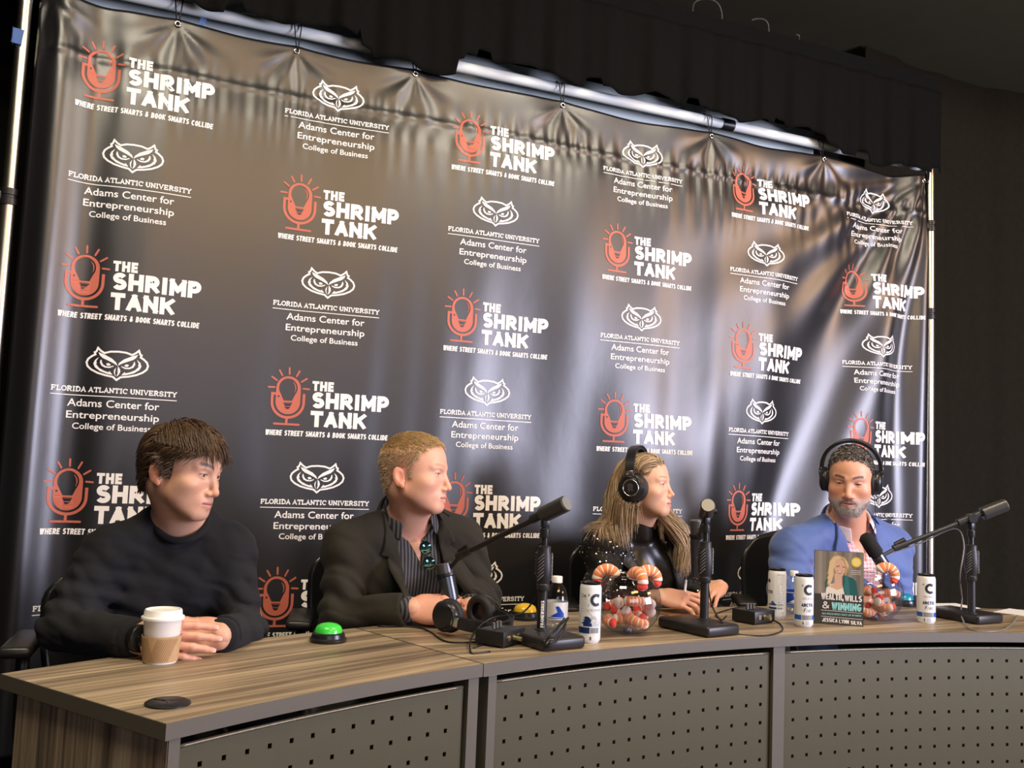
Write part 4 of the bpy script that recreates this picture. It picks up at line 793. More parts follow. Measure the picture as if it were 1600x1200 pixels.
# ------------------------------------------------------------------ sculpting: distance fields turned into one skin
f32 = np.float32
def unit(v): v = np.array(v, float); return v / (np.linalg.norm(v) + 1e-12)
class Vol:
    def __init__(s, lo, hi, h):
        s.h = h; s.lo = np.array(lo, float); n = np.ceil((np.array(hi) - s.lo) / h).astype(int) + 1; s.n = n
        s.ax = [(s.lo[i] + h * np.arange(n[i])).astype(f32) for i in range(3)]; s.D = np.full(n, .5, f32)
    def sub(s, c, r):
        a = np.clip(np.floor((np.array(c) - r - s.lo) / s.h).astype(int), 0, s.n); b = np.clip(np.ceil((np.array(c) + r - s.lo) / s.h).astype(int) + 1, 0, s.n)
        return None if (b <= a).any() else tuple(slice(a[i], b[i]) for i in range(3))
    def pts(s, sl): return s.ax[0][sl[0]][:, None, None], s.ax[1][sl[1]][None, :, None], s.ax[2][sl[2]][None, None, :]
    def comb(s, sl, d, k, op):
        A = s.D[sl]
        if op == '+':
            if k <= 0: r = np.minimum(A, d)
            else: h = np.clip(.5 + .5 * (d - A) / k, 0, 1); r = d + (A - d) * h - k * h * (1 - h)
        else:
            d = -d
            if k <= 0: r = np.maximum(A, d)
            else: h = np.clip(.5 - .5 * (d - A) / k, 0, 1); r = d + (A - d) * h + k * h * (1 - h)
        s.D[sl] = r
    def ell(s, c, r, R=None, k=.01, op='+'):
        c = np.array(c, float); r = np.array(r, float); sl = s.sub(c, r.max() + k + 4 * s.h)
        if sl is None: return s
        X, Y, Z = s.pts(sl); p = [X - f32(c[0]), Y - f32(c[1]), Z - f32(c[2])]
        if R is not None: p = [p[0] * f32(R[0][i]) + p[1] * f32(R[1][i]) + p[2] * f32(R[2][i]) for i in range(3)]
        k0 = np.sqrt((p[0] / r[0]) ** 2 + (p[1] / r[1]) ** 2 + (p[2] / r[2]) ** 2); k1 = np.sqrt((p[0] / r[0] ** 2) ** 2 + (p[1] / r[1] ** 2) ** 2 + (p[2] / r[2] ** 2) ** 2) + 1e-9
        s.comb(sl, (k0 * (k0 - 1) / k1).astype(f32), k, op); return s
    def cap(s, a, b, ra, rb=None, k=.01, op='+', cut=False, flat=None):
        a = np.array(a, float); b = np.array(b, float); rb = ra if rb is None else rb; c = (a + b) / 2; sl = s.sub(c, np.linalg.norm(b - a) / 2 + max(ra, rb) + k + 4 * s.h)
        if sl is None: return s
        X, Y, Z = s.pts(sl); ba = (b - a).astype(f32); px, py, pz = X - f32(a[0]), Y - f32(a[1]), Z - f32(a[2]); L2 = f32(ba @ ba + 1e-12)
        h = (px * ba[0] + py * ba[1] + pz * ba[2]) / L2; hc = np.clip(h, 0, 1)
        qx, qy, qz = px - ba[0] * hc, py - ba[1] * hc, pz - ba[2] * hc
        if flat is not None:   # squash along a direction
            n, q = flat; n = unit(n); dn = qx * f32(n[0]) + qy * f32(n[1]) + qz * f32(n[2]); f = f32(1 / q - 1); qx, qy, qz = qx + dn * f * f32(n[0]), qy + dn * f * f32(n[1]), qz + dn * f * f32(n[2])
        d = np.sqrt(qx * qx + qy * qy + qz * qz) - (ra + (rb - ra) * hc)
        if cut: d = np.maximum(d, (h - 1) * f32(np.sqrt(L2)))
        s.comb(sl, d.astype(f32), k, op); return s
    def sample(s, P):
        g = (P - s.lo) / s.h; i = np.clip(np.floor(g).astype(int), 0, s.n - 2); t = np.clip(g - i, 0, 1); D = s.D; x, y, z = i.T; u, v, w = t.T
        L = lambda a, b, t: a + (b - a) * t
        return L(L(L(D[x, y, z], D[x + 1, y, z], u), L(D[x, y + 1, z], D[x + 1, y + 1, z], u), v), L(L(D[x, y, z + 1], D[x + 1, y, z + 1], u), L(D[x, y + 1, z + 1], D[x + 1, y + 1, z + 1], u), v), w)
    def grad(s, P):
        e = s.h; return np.stack([s.sample(P + np.eye(3)[i] * e) - s.sample(P - np.eye(3)[i] * e) for i in range(3)], -1) / (2 * e)
    def wrinkle(s, amp, seed, lam=.07, dirs=None, mask=None, n=3):
        r = np.random.default_rng(seed); X, Y, Z = s.ax[0][:, None, None], s.ax[1][None, :, None], s.ax[2][None, None, :]; near = np.abs(s.D) < .03
        I = np.argwhere(near); P = np.stack([s.ax[i][I[:, i]] for i in range(3)], -1); acc = np.zeros(len(P))
        for i in range(n):
            d = unit(r.normal(size=3) if dirs is None else np.array(dirs) + .22 * r.normal(size=3)); L = lam * r.uniform(.6, 1.6); ph = r.uniform(0, 6.28); w = 1.1 * np.sin(P @ unit(r.normal(size=3)) * 2 * PI / (L * 2.3) + ph * 2)
            sn = np.sin(P @ d * 2 * PI / L + ph + w); acc += (.6 * sn - .4 * np.abs(sn) ** .7 * np.sign(sn) * (sn < 0)) * (L / lam)
        m = mask(P) if mask else 1
        s.D[tuple(I.T)] += (acc / n * amp * m).astype(f32); return s
    def half(s, p, n, op='-', k=0, box=None):
        """cut away the side the normal points to"""
        X, Y, Z = s.ax[0][:, None, None], s.ax[1][None, :, None], s.ax[2][None, None, :]; n = unit(n)
        d = (X - p[0]) * n[0] + (Y - p[1]) * n[1] + (Z - p[2]) * n[2]; s.D = np.maximum(s.D, d.astype(f32)); return s
    def mesh(s):
        D = s.D; S = D < 0; n = s.n; c = np.zeros(n - 1, np.uint8)
        for i in (0, 1):
            for j in (0, 1):
                for k in (0, 1): c += S[i:n[0] - 1 + i, j:n[1] - 1 + j, k:n[2] - 1 + k]
        act = np.argwhere((c > 0) & (c < 8)); idx = np.full(n - 1, -1, np.int32); idx[tuple(act.T)] = np.arange(len(act))
        acc = np.zeros((len(act), 3)); cnt = np.zeros(len(act)); C8 = [(i, j, k) for i in (0, 1) for j in (0, 1) for k in (0, 1)]; val = {q: D[act[:, 0] + q[0], act[:, 1] + q[1], act[:, 2] + q[2]] for q in C8}
        for q in C8:
            for ax in range(3):
                if q[ax]: continue
                w = list(q); w[ax] = 1; w = tuple(w); a, b = val[q], val[w]; m = (a < 0) != (b < 0); t = np.where(m, a / np.where(m, a - b, 1), 0)
                p = np.array(q, float)[None] + t[:, None] * np.eye(3)[ax][None]; acc[m] += p[m]; cnt[m] += 1
        V = s.lo + (act + acc / cnt[:, None]) * s.h; F = []
        for ax in range(3):
            o1, o2 = [(1, 2), (2, 0), (0, 1)][ax]; sl0 = [slice(1, n[i] - 1) for i in range(3)]; sl1 = list(sl0); sl0[ax] = slice(0, n[ax] - 1); sl1[ax] = slice(1, n[ax])
            a = S[tuple(sl0)]; b = S[tuple(sl1)]; E = np.argwhere(a != b); off = np.ones(3, int); off[ax] = 0; E0 = E + off; flip = a[tuple(E.T)]
            e1 = np.eye(3, dtype=int)[o1]; e2 = np.eye(3, dtype=int)[o2]
            q = np.stack([idx[tuple((E0 - e1 - e2).T)], idx[tuple((E0 - e2).T)], idx[tuple(E0.T)], idx[tuple((E0 - e1).T)]], -1); q[~flip] = q[~flip][:, ::-1]; F.append(q)
        F = np.concatenate(F); return V, F[(F >= 0).all(1)]
def npmesh(name, V, F):
    me = bpy.data.meshes.new(name); me.vertices.add(len(V)); me.vertices.foreach_set('co', np.asarray(V, f32).ravel()); nf, k = F.shape
    me.loops.add(nf * k); me.loops.foreach_set('vertex_index', F.astype(np.int32).ravel()); me.polygons.add(nf); me.polygons.foreach_set('loop_start', np.arange(0, nf * k, k, dtype=np.int32)); me.update(calc_edges=True); me.validate(); return me
def biggest(V, F):
    """keep the largest connected shell"""
    lab = np.arange(len(V))
    while True:
        m = lab[F].min(1); new = lab.copy()
        for i in range(F.shape[1]): np.minimum.at(new, F[:, i], m)
        new = new[new]; new = new[new]
        if (new == lab).all(): break
        lab = new
    k = np.bincount(lab).argmax(); keep = lab == k; ix = np.cumsum(keep) - 1; return V[keep], ix[F[keep[F[:, 0]]]]
def relax(V, F, it=1, lam=.5):
    for _ in range(it):
        acc = np.zeros_like(V); cnt = np.zeros(len(V))
        for i in range(4):
            a, b = F[:, i], F[:, (i + 1) % 4]; np.add.at(acc, a, V[b]); np.add.at(cnt, a, 1); np.add.at(acc, b, V[a]); np.add.at(cnt, b, 1)
        V = V + lam * (acc / np.maximum(cnt, 1)[:, None] - V)
    return V
def paint(me, col, name='col'):
    a = me.color_attributes.new(name, 'FLOAT_COLOR', 'POINT'); c = np.ones((len(col), 4), f32); c[:, :3] = col; a.data.foreach_set('color', c.ravel())
def attr_mat(name, rough=.5, sss=0, spec=.5, bump=0, bscale=300, sheen=0, aniso=0):
    if name in MATS: return MATS[name]
    m = bpy.data.materials.new(name); m.use_nodes = True; nt = m.node_tree; b = nt.nodes['Principled BSDF']; MATS[name] = m
    at = nt.nodes.new('ShaderNodeAttribute'); at.attribute_name = 'col'; nt.links.new(at.outputs['Color'], b.inputs['Base Color']); b.inputs['Roughness'].default_value = rough; b.inputs['Specular IOR Level'].default_value = spec
    if sss: b.inputs['Subsurface Weight'].default_value = sss; b.inputs['Subsurface Radius'].default_value = (.010, .004, .002); b.inputs['Subsurface Scale'].default_value = 1
    b.inputs['Sheen Weight'].default_value = sheen; b.inputs['Anisotropic'].default_value = aniso
    if bump:
        n = nt.nodes.new('ShaderNodeTexNoise'); n.inputs['Scale'].default_value = bscale; tc = nt.nodes.new('ShaderNodeTexCoord'); nt.links.new(tc.outputs['Object'], n.inputs[0])
        bp = nt.nodes.new('ShaderNodeBump'); bp.inputs['Strength'].default_value = bump; bp.inputs['Distance'].default_value = .002; nt.links.new(n.outputs[0], bp.inputs['Height']); nt.links.new(bp.outputs[0], b.inputs['Normal'])
    return m
def rotm(yaw, pitch=0, roll=0):
    """columns = person's left, back, up. yaw>0 turns the face to +x; pitch>0 looks down; roll>0 tips the head toward its left"""
    return np.array(Matrix.Rotation(yaw, 3, 'Z') @ Matrix.Rotation(pitch, 3, 'X') @ Matrix.Rotation(roll, 3, 'Y'))
def strands(paths, rad, col, name, parent, m, seed=0, taper=True):
    """paths (n, k, 3) -> three-sided fibres in one mesh"""
    n, k, _ = paths.shape; T = np.gradient(paths, axis=1); T /= np.linalg.norm(T, axis=2, keepdims=True) + 1e-9
    up = np.array([.3, .2, .93]); A = np.cross(T, up); A /= np.linalg.norm(A, axis=2, keepdims=True) + 1e-9; B = np.cross(T, A)
    tp = np.linspace(0, 1, k)[None, :, None]; r = np.asarray(rad).reshape(-1, 1, 1) * ((1 - .8 * tp ** 2) if taper else 1)
    V = np.stack([paths + r * (math.cos(a) * A + math.sin(a) * B) for a in (0, 2.094, 4.189)], 2).reshape(-1, 3)
    base = (np.arange(n)[:, None, None] * k * 3 + np.arange(k - 1)[None, :, None] * 3); j = np.arange(3)[None, None]; j2 = (j + 1) % 3
    F = np.stack([base + j, base + j2, base + 3 + j2, base + 3 + j], -1).reshape(-1, 4)
    me = npmesh(name, V, F); paint(me, np.repeat(col, k * 3, 0)); me.shade_smooth(); o = link(name, me, m, parent); o['kind'] = 'stuff'; return o
FING = [(.044, .026, .021), (.048, .030, .022), (.044, .028, .022), (.034, .021, .019)]
def hand(V, w, d, n, thumb, curl, spread=.06, s=1.0, tcurl=.5, tang=.7, palm=.086):
    """w wrist, d pointing direction, n back-of-hand normal, thumb = direction of the thumb side"""
    d = unit(d); n = unit(np.array(n) - d * np.dot(n, d)); l = np.cross(d, n); l = l if np.dot(l, thumb) > 0 else -l; w = np.array(w, float); kn = []; tips = []
    for i, (off, ln) in enumerate([(.031, .97), (.0105, 1.02), (-.0105, .98), (-.030, .90)]):
        K = w + (d * palm * ln + l * off + n * (.004 if i in (1, 2) else 0)) * s; V.cap(w + l * off * .55 * s - n * .002, K - n * .004 * s, .0150 * s, .0115 * s, k=.012 * s); kn.append(K)
    V.ell(w + (d * palm * .5 - n * .006) * s, (.040 * s, palm * .55 * s, .014 * s), np.stack([l, d, n], 1), k=.012 * s)
    V.ell(w + (d * palm * .35 + l * .024 - n * .012) * s, (.016 * s, .03 * s, .014 * s), np.stack([l, d, n], 1), k=.012 * s)
    for i in range(4):
        c = curl[i] if hasattr(curl, '__len__') else curl; c = c if hasattr(c, '__len__') else (c * .8, c * 1.0, c * .6); p = kn[i]; sp = (1.5 - i) * spread; dd = unit(d + l * sp); a = 0; r = (.0094 if i < 3 else .0082) * s
        for j in range(3):
            a += c[j]; v = dd * math.cos(a) - n * math.sin(a); q = p + v * FING[i][j] * s; V.cap(p, q, r * (1 - .08 * j), r * (.92 - .10 * j), k=.0045 * s); p = q
        tips.append((p, v, n * math.cos(a) + dd * math.sin(a)))
    p = w + (d * .022 + l * .026 - n * .008) * s; a = tang; v = unit(d * math.cos(a) + l * math.sin(a) - n * .35); q = p + v * .042 * s; V.cap(p, q, .0150 * s, .0115 * s, k=.012 * s)
    v = unit(v + d * tcurl * .5 - n * tcurl * .3); p = q; q = p + v * .032 * s; V.cap(p, q, .0112 * s, .0098 * s, k=.005 * s); v = unit(v + d * tcurl * .5 - l * tcurl * .3); p = q; q = p + v * .026 * s; V.cap(p, q, .0100 * s, .0078 * s, k=.004 * s); tips.append((q, v, n)); return tips
# ------------------------------------------------------------------ people
def hold(o, parent):
    o.parent = parent; o.matrix_parent_inverse = Matrix.Translation(-Vector(parent.location)); return o
skinm = attr_mat('skin', .48, .12, .45, .15, 350); hairm = attr_mat('hair', .42, 0, .5)
def frame_of(c):
    lx = unit(c['shL'] - c['shR']); mid = (c['shL'] + c['shR']) / 2; up = unit(c['neck'] - c['pelvis']); lx = unit(lx - up * (lx @ up)); return lx, np.cross(up, lx), up, mid
def torso(V, c, off=0., arms=True, wl=0., fore=True, cutw=True):
    lx, bk, up, mid = frame_of(c); b = c.get('bulk', 1.0); hw = np.linalg.norm(c['shL'] - c['shR']) / 2; R = np.stack([lx, bk, up], 1)
    V.ell(mid - up * .13 * b + bk * .005, ((hw * .92) + off, .105 * b + off, .19 * b + off), R, k=.03)
    V.ell(mid - up * .33 * b - bk * c.get('belly', .0), ((hw * .86) + off, .115 * b + c.get('belly', 0) * .6 + off, .20 + off), R, k=.06)
    V.ell(c['pelvis'] + up * .06, (.17 * b + off, .13 * b + off, .14 + off), R, k=.06)
    for s_, k_ in ((1, 'L'), (-1, 'R')):
        sh = c['sh' + k_]; V.ell(sh - up * .012, ((.062 * b + off),) * 3, None, k=.05); inner = mid + lx * s_ * hw * .55 + up * .002
        V.cap(c['neck'] + up * .006 + lx * s_ * .028 + bk * .018, sh + up * .002, .046 * b + off * .8, .052 * b + off, k=.045)
        V.ell(mid + lx * s_ * hw * .48 - up * .10 - bk * .055 * b, (hw * .42 + off, .045 * b + off + c.get('bust', 0), .075 + off), R, k=.04)
        if arms:
            el = c['el' + k_]; wr = c['wr' + k_]; V.cap(sh, el, (.060 * b + off), (.047 * b + off), k=.03)
            if fore: e2 = wr + unit(el - wr) * wl; V.cap(el, e2, (.048 * b + off), (.034 * b + off), k=.022, cut=cutw)
    return V
def carve(V, c, wfun, k=.004, back=.0, x0=0.):
    """open the front of a garment along its centre line"""
    lx, bk, up, mid = frame_of(c); I = np.argwhere(np.abs(V.D) < .06); P = np.stack([V.ax[i][I[:, i]] for i in range(3)], -1) - c['neck']
    x = P @ lx - x0; y = P @ bk; z = P @ up; d = np.maximum(np.abs(x) - wfun(z), y - back); D = V.D[tuple(I.T)]; d = -d
    h = np.clip(.5 - .5 * (d - D) / k, 0, 1); V.D[tuple(I.T)] = (d + (D - d) * h + k * h * (1 - h)).astype(f32)
def plate(V, c, poly, m, name, parent, lift=.003, thick=.004, step=.014):
    lx, bk, up, mid = frame_of(c); F = Flat().poly(poly).cut(step); p = np.array(F.v); O = c['neck'] + np.outer(p[:, 0], lx) + np.outer(p[:, 1], up); y = np.full(len(p), -.40); done = np.zeros(len(p), bool)
    for s_ in range(230):
        d = V.sample(O + np.outer(y, bk)); done |= d < lift; y = np.where(done, y, y + .0025)
    y = np.where(done, y, np.median(y[done]) if done.any() else -.1)
    me = mesh(name, O + np.outer(y, bk), F.f); o = link(name, me, m, None, True); hold(o, parent); q = o.modifiers.new('t', 'SOLIDIFY'); q.thickness = thick; q.offset = 0; bv = o.modifiers.new('s', 'SUBSURF'); bv.levels = 1; bv.render_levels = 1; return o
def garment(V, name, m, parent, rel=2):
    v, f = V.mesh(); v = relax(v, f, rel); me = npmesh(name, v, f); me.shade_smooth(); return hold(link(name, me, m), parent)
HLY = np.array([-.12, -.095, -.07, -.052, -.040, -.024, -.020, -.006, -.001, .030, .040, .07, .13]); HLZ = np.array([.080, .078, .066, .046, .034, .028, -.022, -.024, .012, .012, -.030, -.068, -.072])
def head_sdf(V, O, R, s, p, neck, c):
    q = lambda x, y, z: O + R @ (np.array([x, y, z]) * s)
    E = lambda ce, r, k=.01, op='+', rot=None: V.ell(q(*ce), np.array(r) * s, R if rot is None else R @ rot, k * s, op)
    Cc = lambda a, b, ra, rb, k=.01, op='+': V.cap(q(*a), q(*b), ra * s, rb * s, k * s, op)
    j = p.get('jaw', 1.); fl = p.get('flesh', 0.)
    E((0, .012, .030), (.0755, .095, .086)); E((0, -.032, .030), (.062, .062, .068), .03); E((0, -.040, -.028), (.056 + fl, .054, .060), .03); E((0, -.040, -.072), ((.047 + fl) * j, .051, .038), .03)
    E((0, -.080, -.101), (.019 * j, .018 * p.get('chin', 1), .014), .018); E((0, -.078, -.070), (.027, .0235, .026), .02); E((0, .035, -.035), (.058, .05, .05), .03)
    for e in (1, -1):
        Cc((e * .052 * j, .002, -.056), (e * .018, -.074, -.102), .012, .011, .025); E((e * .043, -.062, -.028), (.022, .021, .017), .02)
        E((e * .042, -.034, -.044), (.021, .030, .030), .03)
        Cc((e * .012, -.0885, .017), (e * .044, -.074, .019), .0085 * p.get('brow', 1), .008, .014)
        E((e * .032, -.100, -.001), (.0175, .0135, .0095), .012, '-')
        E((e * .0315, -.0785, -.001), (.0135, .0130, .0125), .004)
    nz = p.get('nose', 1.); Cc((0, -.087, .012), (0, -.110 * (.97 + .03 * nz), -.036), .0065, .0088 * nz, .012); E((0, -.1105 - .004 * (nz - 1), -.0415 + p.get('nup', 0)), (.0100 * nz, .0105, .0088), .006)
    for e in (1, -1):
        E((e * .0110 * nz, -.100, -.0455), (.0080 * nz, .0098, .0072), .006); E((e * .0055, -.108, -.0525), (.0032, .005, .003), .002, '-')
        Cc((e * .021, -.0895, -.0712), (0, -.1000, -.0668), .0040, .0048, .006); Cc((e * .017, -.0905, -.0765), (0, -.0985, -.0795), .0045, .0058, .006)
        ro = np.array(Matrix.Rotation(-e * .42, 3, 'Z') @ Matrix.Rotation(-.25, 3, 'X')); E((e * .0785, .017, -.018), (.0062, .0180, .0310), .004, '+', ro); E((e * .0840, .012, -.014), (.0055, .0105, .0160), .003, '-', ro); E((e * .0790, .006, -.042), (.005, .008, .008), .004)
        if p.get('eye', 1) > 0: E((e * .0315, -.094, -.0015 - .002 * (1 - p['eye'])), (.0125, .013, .0046 * p['eye']), .001, '-')
    if p.get('mouth', 0): E((0, -.103, -.0725), (.015, .012, .0035 * p['mouth']), .003, '-')
    Cc((-.0215, -.0955, -.0722), (0, -.1060, -.0722), .0014, .0016, .002, '-'); Cc((.0215, -.0955, -.0722), (0, -.1060, -.0722), .0014, .0016, .002, '-')
    nr = p.get('neckr', .054); a = q(0, .020, -.050); V.cap(a, neck, nr, nr * 1.06, k=.02)
    V.cap(q(0, -.055, -.085), neck + (O - neck) * .15 + R @ np.array([0, -.02, 0]), .020 * s, .030, k=.03)
    if p.get('dbl'): E((0, -.050, -.112), (.034, .036, .018), .03)
def local(P, O, R, s): return ((P - O) @ R) / s
def skin_paint(L, p, rng):
    x, y, z = L.T; n = len(L); base = np.array(p['skin']); C = np.repeat(base[None], n, 0); g = lambda *a: np.clip(np.exp(-np.maximum(0, a[0])), 0, 1)
    mixc = lambda w, col: C + (np.array(col)[None] - C) * np.clip(w, 0, 1)[:, None]
    red = base * np.array([1.08, .74, .68]); fr = y < -.03
    C = mixc(.28 * np.exp(-(((np.abs(x) - .040) / .020) ** 2 + ((z + .035) / .020) ** 2)) * fr, red); C = mixc(.6 * np.exp(-((x / .016) ** 2 + ((z + .042) / .014) ** 2)) * (y < -.09), red); C = mixc(.7 * (np.abs(x) > .073) * (np.abs(y - .012) < .03), red)
    C = mixc(.18 * np.exp(-((np.abs(x) - .032) / .016) ** 2 - ((z + .010) / .008) ** 2) * fr, base * np.array([.78, .66, .66]))
    if p.get('beard') is not None:
        zb = np.interp(y, [-.12, -.09, -.06, -.03, 0.0, .02], [-.058, -.058, -.062, -.052, -.020, -.01]); m = sstep(.012, -.012, z - zb) * (y < .010) * sstep(-.135, -.118, z) * sstep(.0, .02, .09 - np.abs(x)); C = mixc(m * p.get('beardw', .8), p['beard'])
        if 'stache' in p: C = mixc(.85 * np.exp(-(((z + .0605 + .006 * (np.abs(x) / .02) ** 2) / .0055) ** 4)) * (np.abs(x) < .026) * (y < -.085), p['stache']); C = mixc(.75 * np.exp(-((np.abs(x) - .028) / .006) ** 2 - ((z + .078) / .016) ** 2) * (y < -.07), p['stache']); C = mixc(.5 * np.exp(-(x / .012) ** 2 - ((z + .090) / .006) ** 2) * (y < -.085), p['stache'])
    lip = np.maximum(np.exp(-(((z + .0675 + .10 * np.abs(x)) / .0042) ** 4)), np.exp(-(((z + .0785 - .12 * np.abs(x)) / .0052) ** 4))) * (np.abs(x) < .0215) * (y < -.088); C = mixc(lip * .85, p['lips'])
    C = mixc(.85 * np.exp(-((z + .0722) / .0013) ** 2) * (np.abs(x) < .023) * (y < -.085), [.10, .03, .025])  # shade of the mouth slit painted as a dark line
    bz = .020 + .006 * np.sin(np.clip((np.abs(x) - .012) / .040, 0, 1) * 2.4) + p.get('browz', 0); C = mixc(p.get('browa', .9) * np.exp(-((z - bz) / (.0042 * p.get('browt', 1))) ** 4) * sstep(.010, .016, np.abs(x)) * sstep(.053, .046, np.abs(x)) * (y < -.055), p['browc'])
    ex = np.abs(x) - .0315; C = mixc(.8 * np.exp(-((z - (.0042 * p.get('eye', .6) - .0015 - .10 * 0) + 14 * ex ** 2 * .4) / .0016) ** 2) * (np.abs(ex) < .0135) * (y < -.07), p.get('lash', [.03, .02, .015]))
    if p.get('hairline', True):
        zh = np.interp(y, HLY, HLZ) + p.get('hl', 0) * (y < -.04) + .004 * np.sin(x * 300) + rng.normal(0, .0015, n); w = sstep(-.004, .004, z - zh); ear = (np.abs(x) > .0765) & (z < .014) & (np.abs(y - .015) < .034); w = w * (~ear); C = mixc(w * p.get('scalp', .92), p['hair0'])
    return C * (1 + rng.normal(0, .02, n))[:, None]
def eyeball(O, R, s, e, gaze, iris, parent, r=.0117):
    bm = bmesh.new(); bmesh.ops.create_uvsphere(bm, u_segments=20, v_segments=14, radius=r * s); v = np.array([q.co[:] for q in bm.verts]); f = [[q.index for q in fa.verts] for fa in bm.faces]; bm.free(); me = mesh('eye', v + (O + R @ (np.array([e * .0315, -.0772, -.001]) * s)), f)
    g = R @ unit(gaze); ca = (v / (r * s)) @ g; col = np.where(ca[:, None] > .955, [[.01, .008, .006]], np.where(ca[:, None] > .83, [iris], [[.55, .50, .46]])); paint(me, col); me.shade_smooth(); hold(link('eye', me, attr_mat('eye_wet', .12)), parent)
def grow(V, roots, O, R, s, comb, L, n, hfun, jit, rng, sag=0.):
    P = roots.copy(); out = [P.copy()]; N = len(P); st = (np.asarray(L) / (n - 1)).reshape(-1, 1); ho = rng.uniform(.65, 1.25, N); jd = rng.normal(0, jit, (N, 3))
    for i in range(1, n):
        t = i / (n - 1); l = local(P, O, R, s); d = comb(l, t) @ R.T + jd * (1 if i % 3 else -.4) + np.array([0, 0, -sag * t]); g = V.grad(P); g /= np.linalg.norm(g, axis=1, keepdims=True) + 1e-6; D = V.sample(P); w = np.clip(1.2 - D / .03, 0, 1)[:, None]; d = d - g * np.minimum(0, (d * g).sum(1, keepdims=True)) * 1.0 - g * np.maximum(0, (d * g).sum(1, keepdims=True)) * w * .75
        d /= np.linalg.norm(d, axis=1, keepdims=True) + 1e-9; P = P + d * st; D = V.sample(P); tg = hfun(t) * ho; P = P + g * np.clip(tg - D, 0, .01)[:, None]; out.append(P.copy())
    return np.stack(out, 1)
def scalp_roots(Vv, L, mask, n, rng): idx = np.where(mask)[0]; return Vv[rng.choice(idx, n, replace=True)] + rng.normal(0, .0012, (n, 3))
def collar_ring(c, O, r, h, gap, m, name, parent, tilt=.25, flap=.03, point=.03, fall=.008):
    """turn-down shirt collar around the neck, open at the front"""
    lx, bk, up, mid = frame_of(c); ax = unit(unit(O - c['neck']) + up); b = unit(bk - ax * (bk @ ax)); l = np.cross(b, ax); C0 = c['neck'] + up * .030; v = []; f = []; n = 32
    for i in range(n + 1):
        t = -1 + 2 * i / n; a = t * (PI - gap); dr = l * math.sin(a) + b * math.cos(a); front = (1 - math.cos(a)) / 2; ft = front ** 3
        base = C0 - ax * (.030 * front); fl = flap + point * ft
        v += [base + dr * r, base + dr * (r * .99) + ax * h * (1 - .35 * front), base + dr * (r + .005) + ax * (h * (1 - .35 * front) + .001), base + dr * (r + fall + .014 * front) + ax * (h * (1 - .35 * front) - fl) + (-b) * .012 * ft]
    for i in range(n):
        for k in range(3): a = 4 * i + k; f.append((a, a + 1, a + 5, a + 4))
    o = link(name, mesh(name, v, f), m, None, True); hold(o, parent); q = o.modifiers.new('t', 'SOLIDIFY'); q.thickness = .0025; sb = o.modifiers.new('s', 'SUBSURF'); sb.levels = sb.render_levels = 1; return o
def legs(c, m, parent):
    lx, bk, up, mid = frame_of(c); pz = c['pelvis']; V = Vol(pz - np.array([.5, .75, pz[2]]), pz + np.array([.5, .35, .16]), .012); fw = -np.array([bk[0], bk[1], 0]); fw = unit(fw); sd = unit([lx[0], lx[1], 0])
    V.ell(pz, (.17, .13, .10), None, .04)
    for s_ in (-1, 1): kn = pz + fw * .40 + sd * s_ * .11 + np.array([0, 0, -.04]); an = np.array([kn[0], kn[1], .09]) - fw * .04; V.cap(pz + sd * s_ * .085, kn, .082, .062, .04); V.cap(kn, an, .060, .042, .03)
    garment(V, 'trousers', m, parent); 
    for s_ in (-1, 1): kn = pz + fw * .36 + sd * s_ * .11; e = MB().tube([(kn[0] - fw[0] * .05, kn[1] - fw[1] * .05, .045), (kn[0] + fw[0] * .08, kn[1] + fw[1] * .08, .035), (kn[0] + fw[0] * .19, kn[1] + fw[1] * .19, .028)], [.042, .045, .045, .044, .042, .04, .036, .03, .022], 10).build('shoe', mat('shoe_black', (.02, .018, .016), .4), None, True); hold(e, parent)
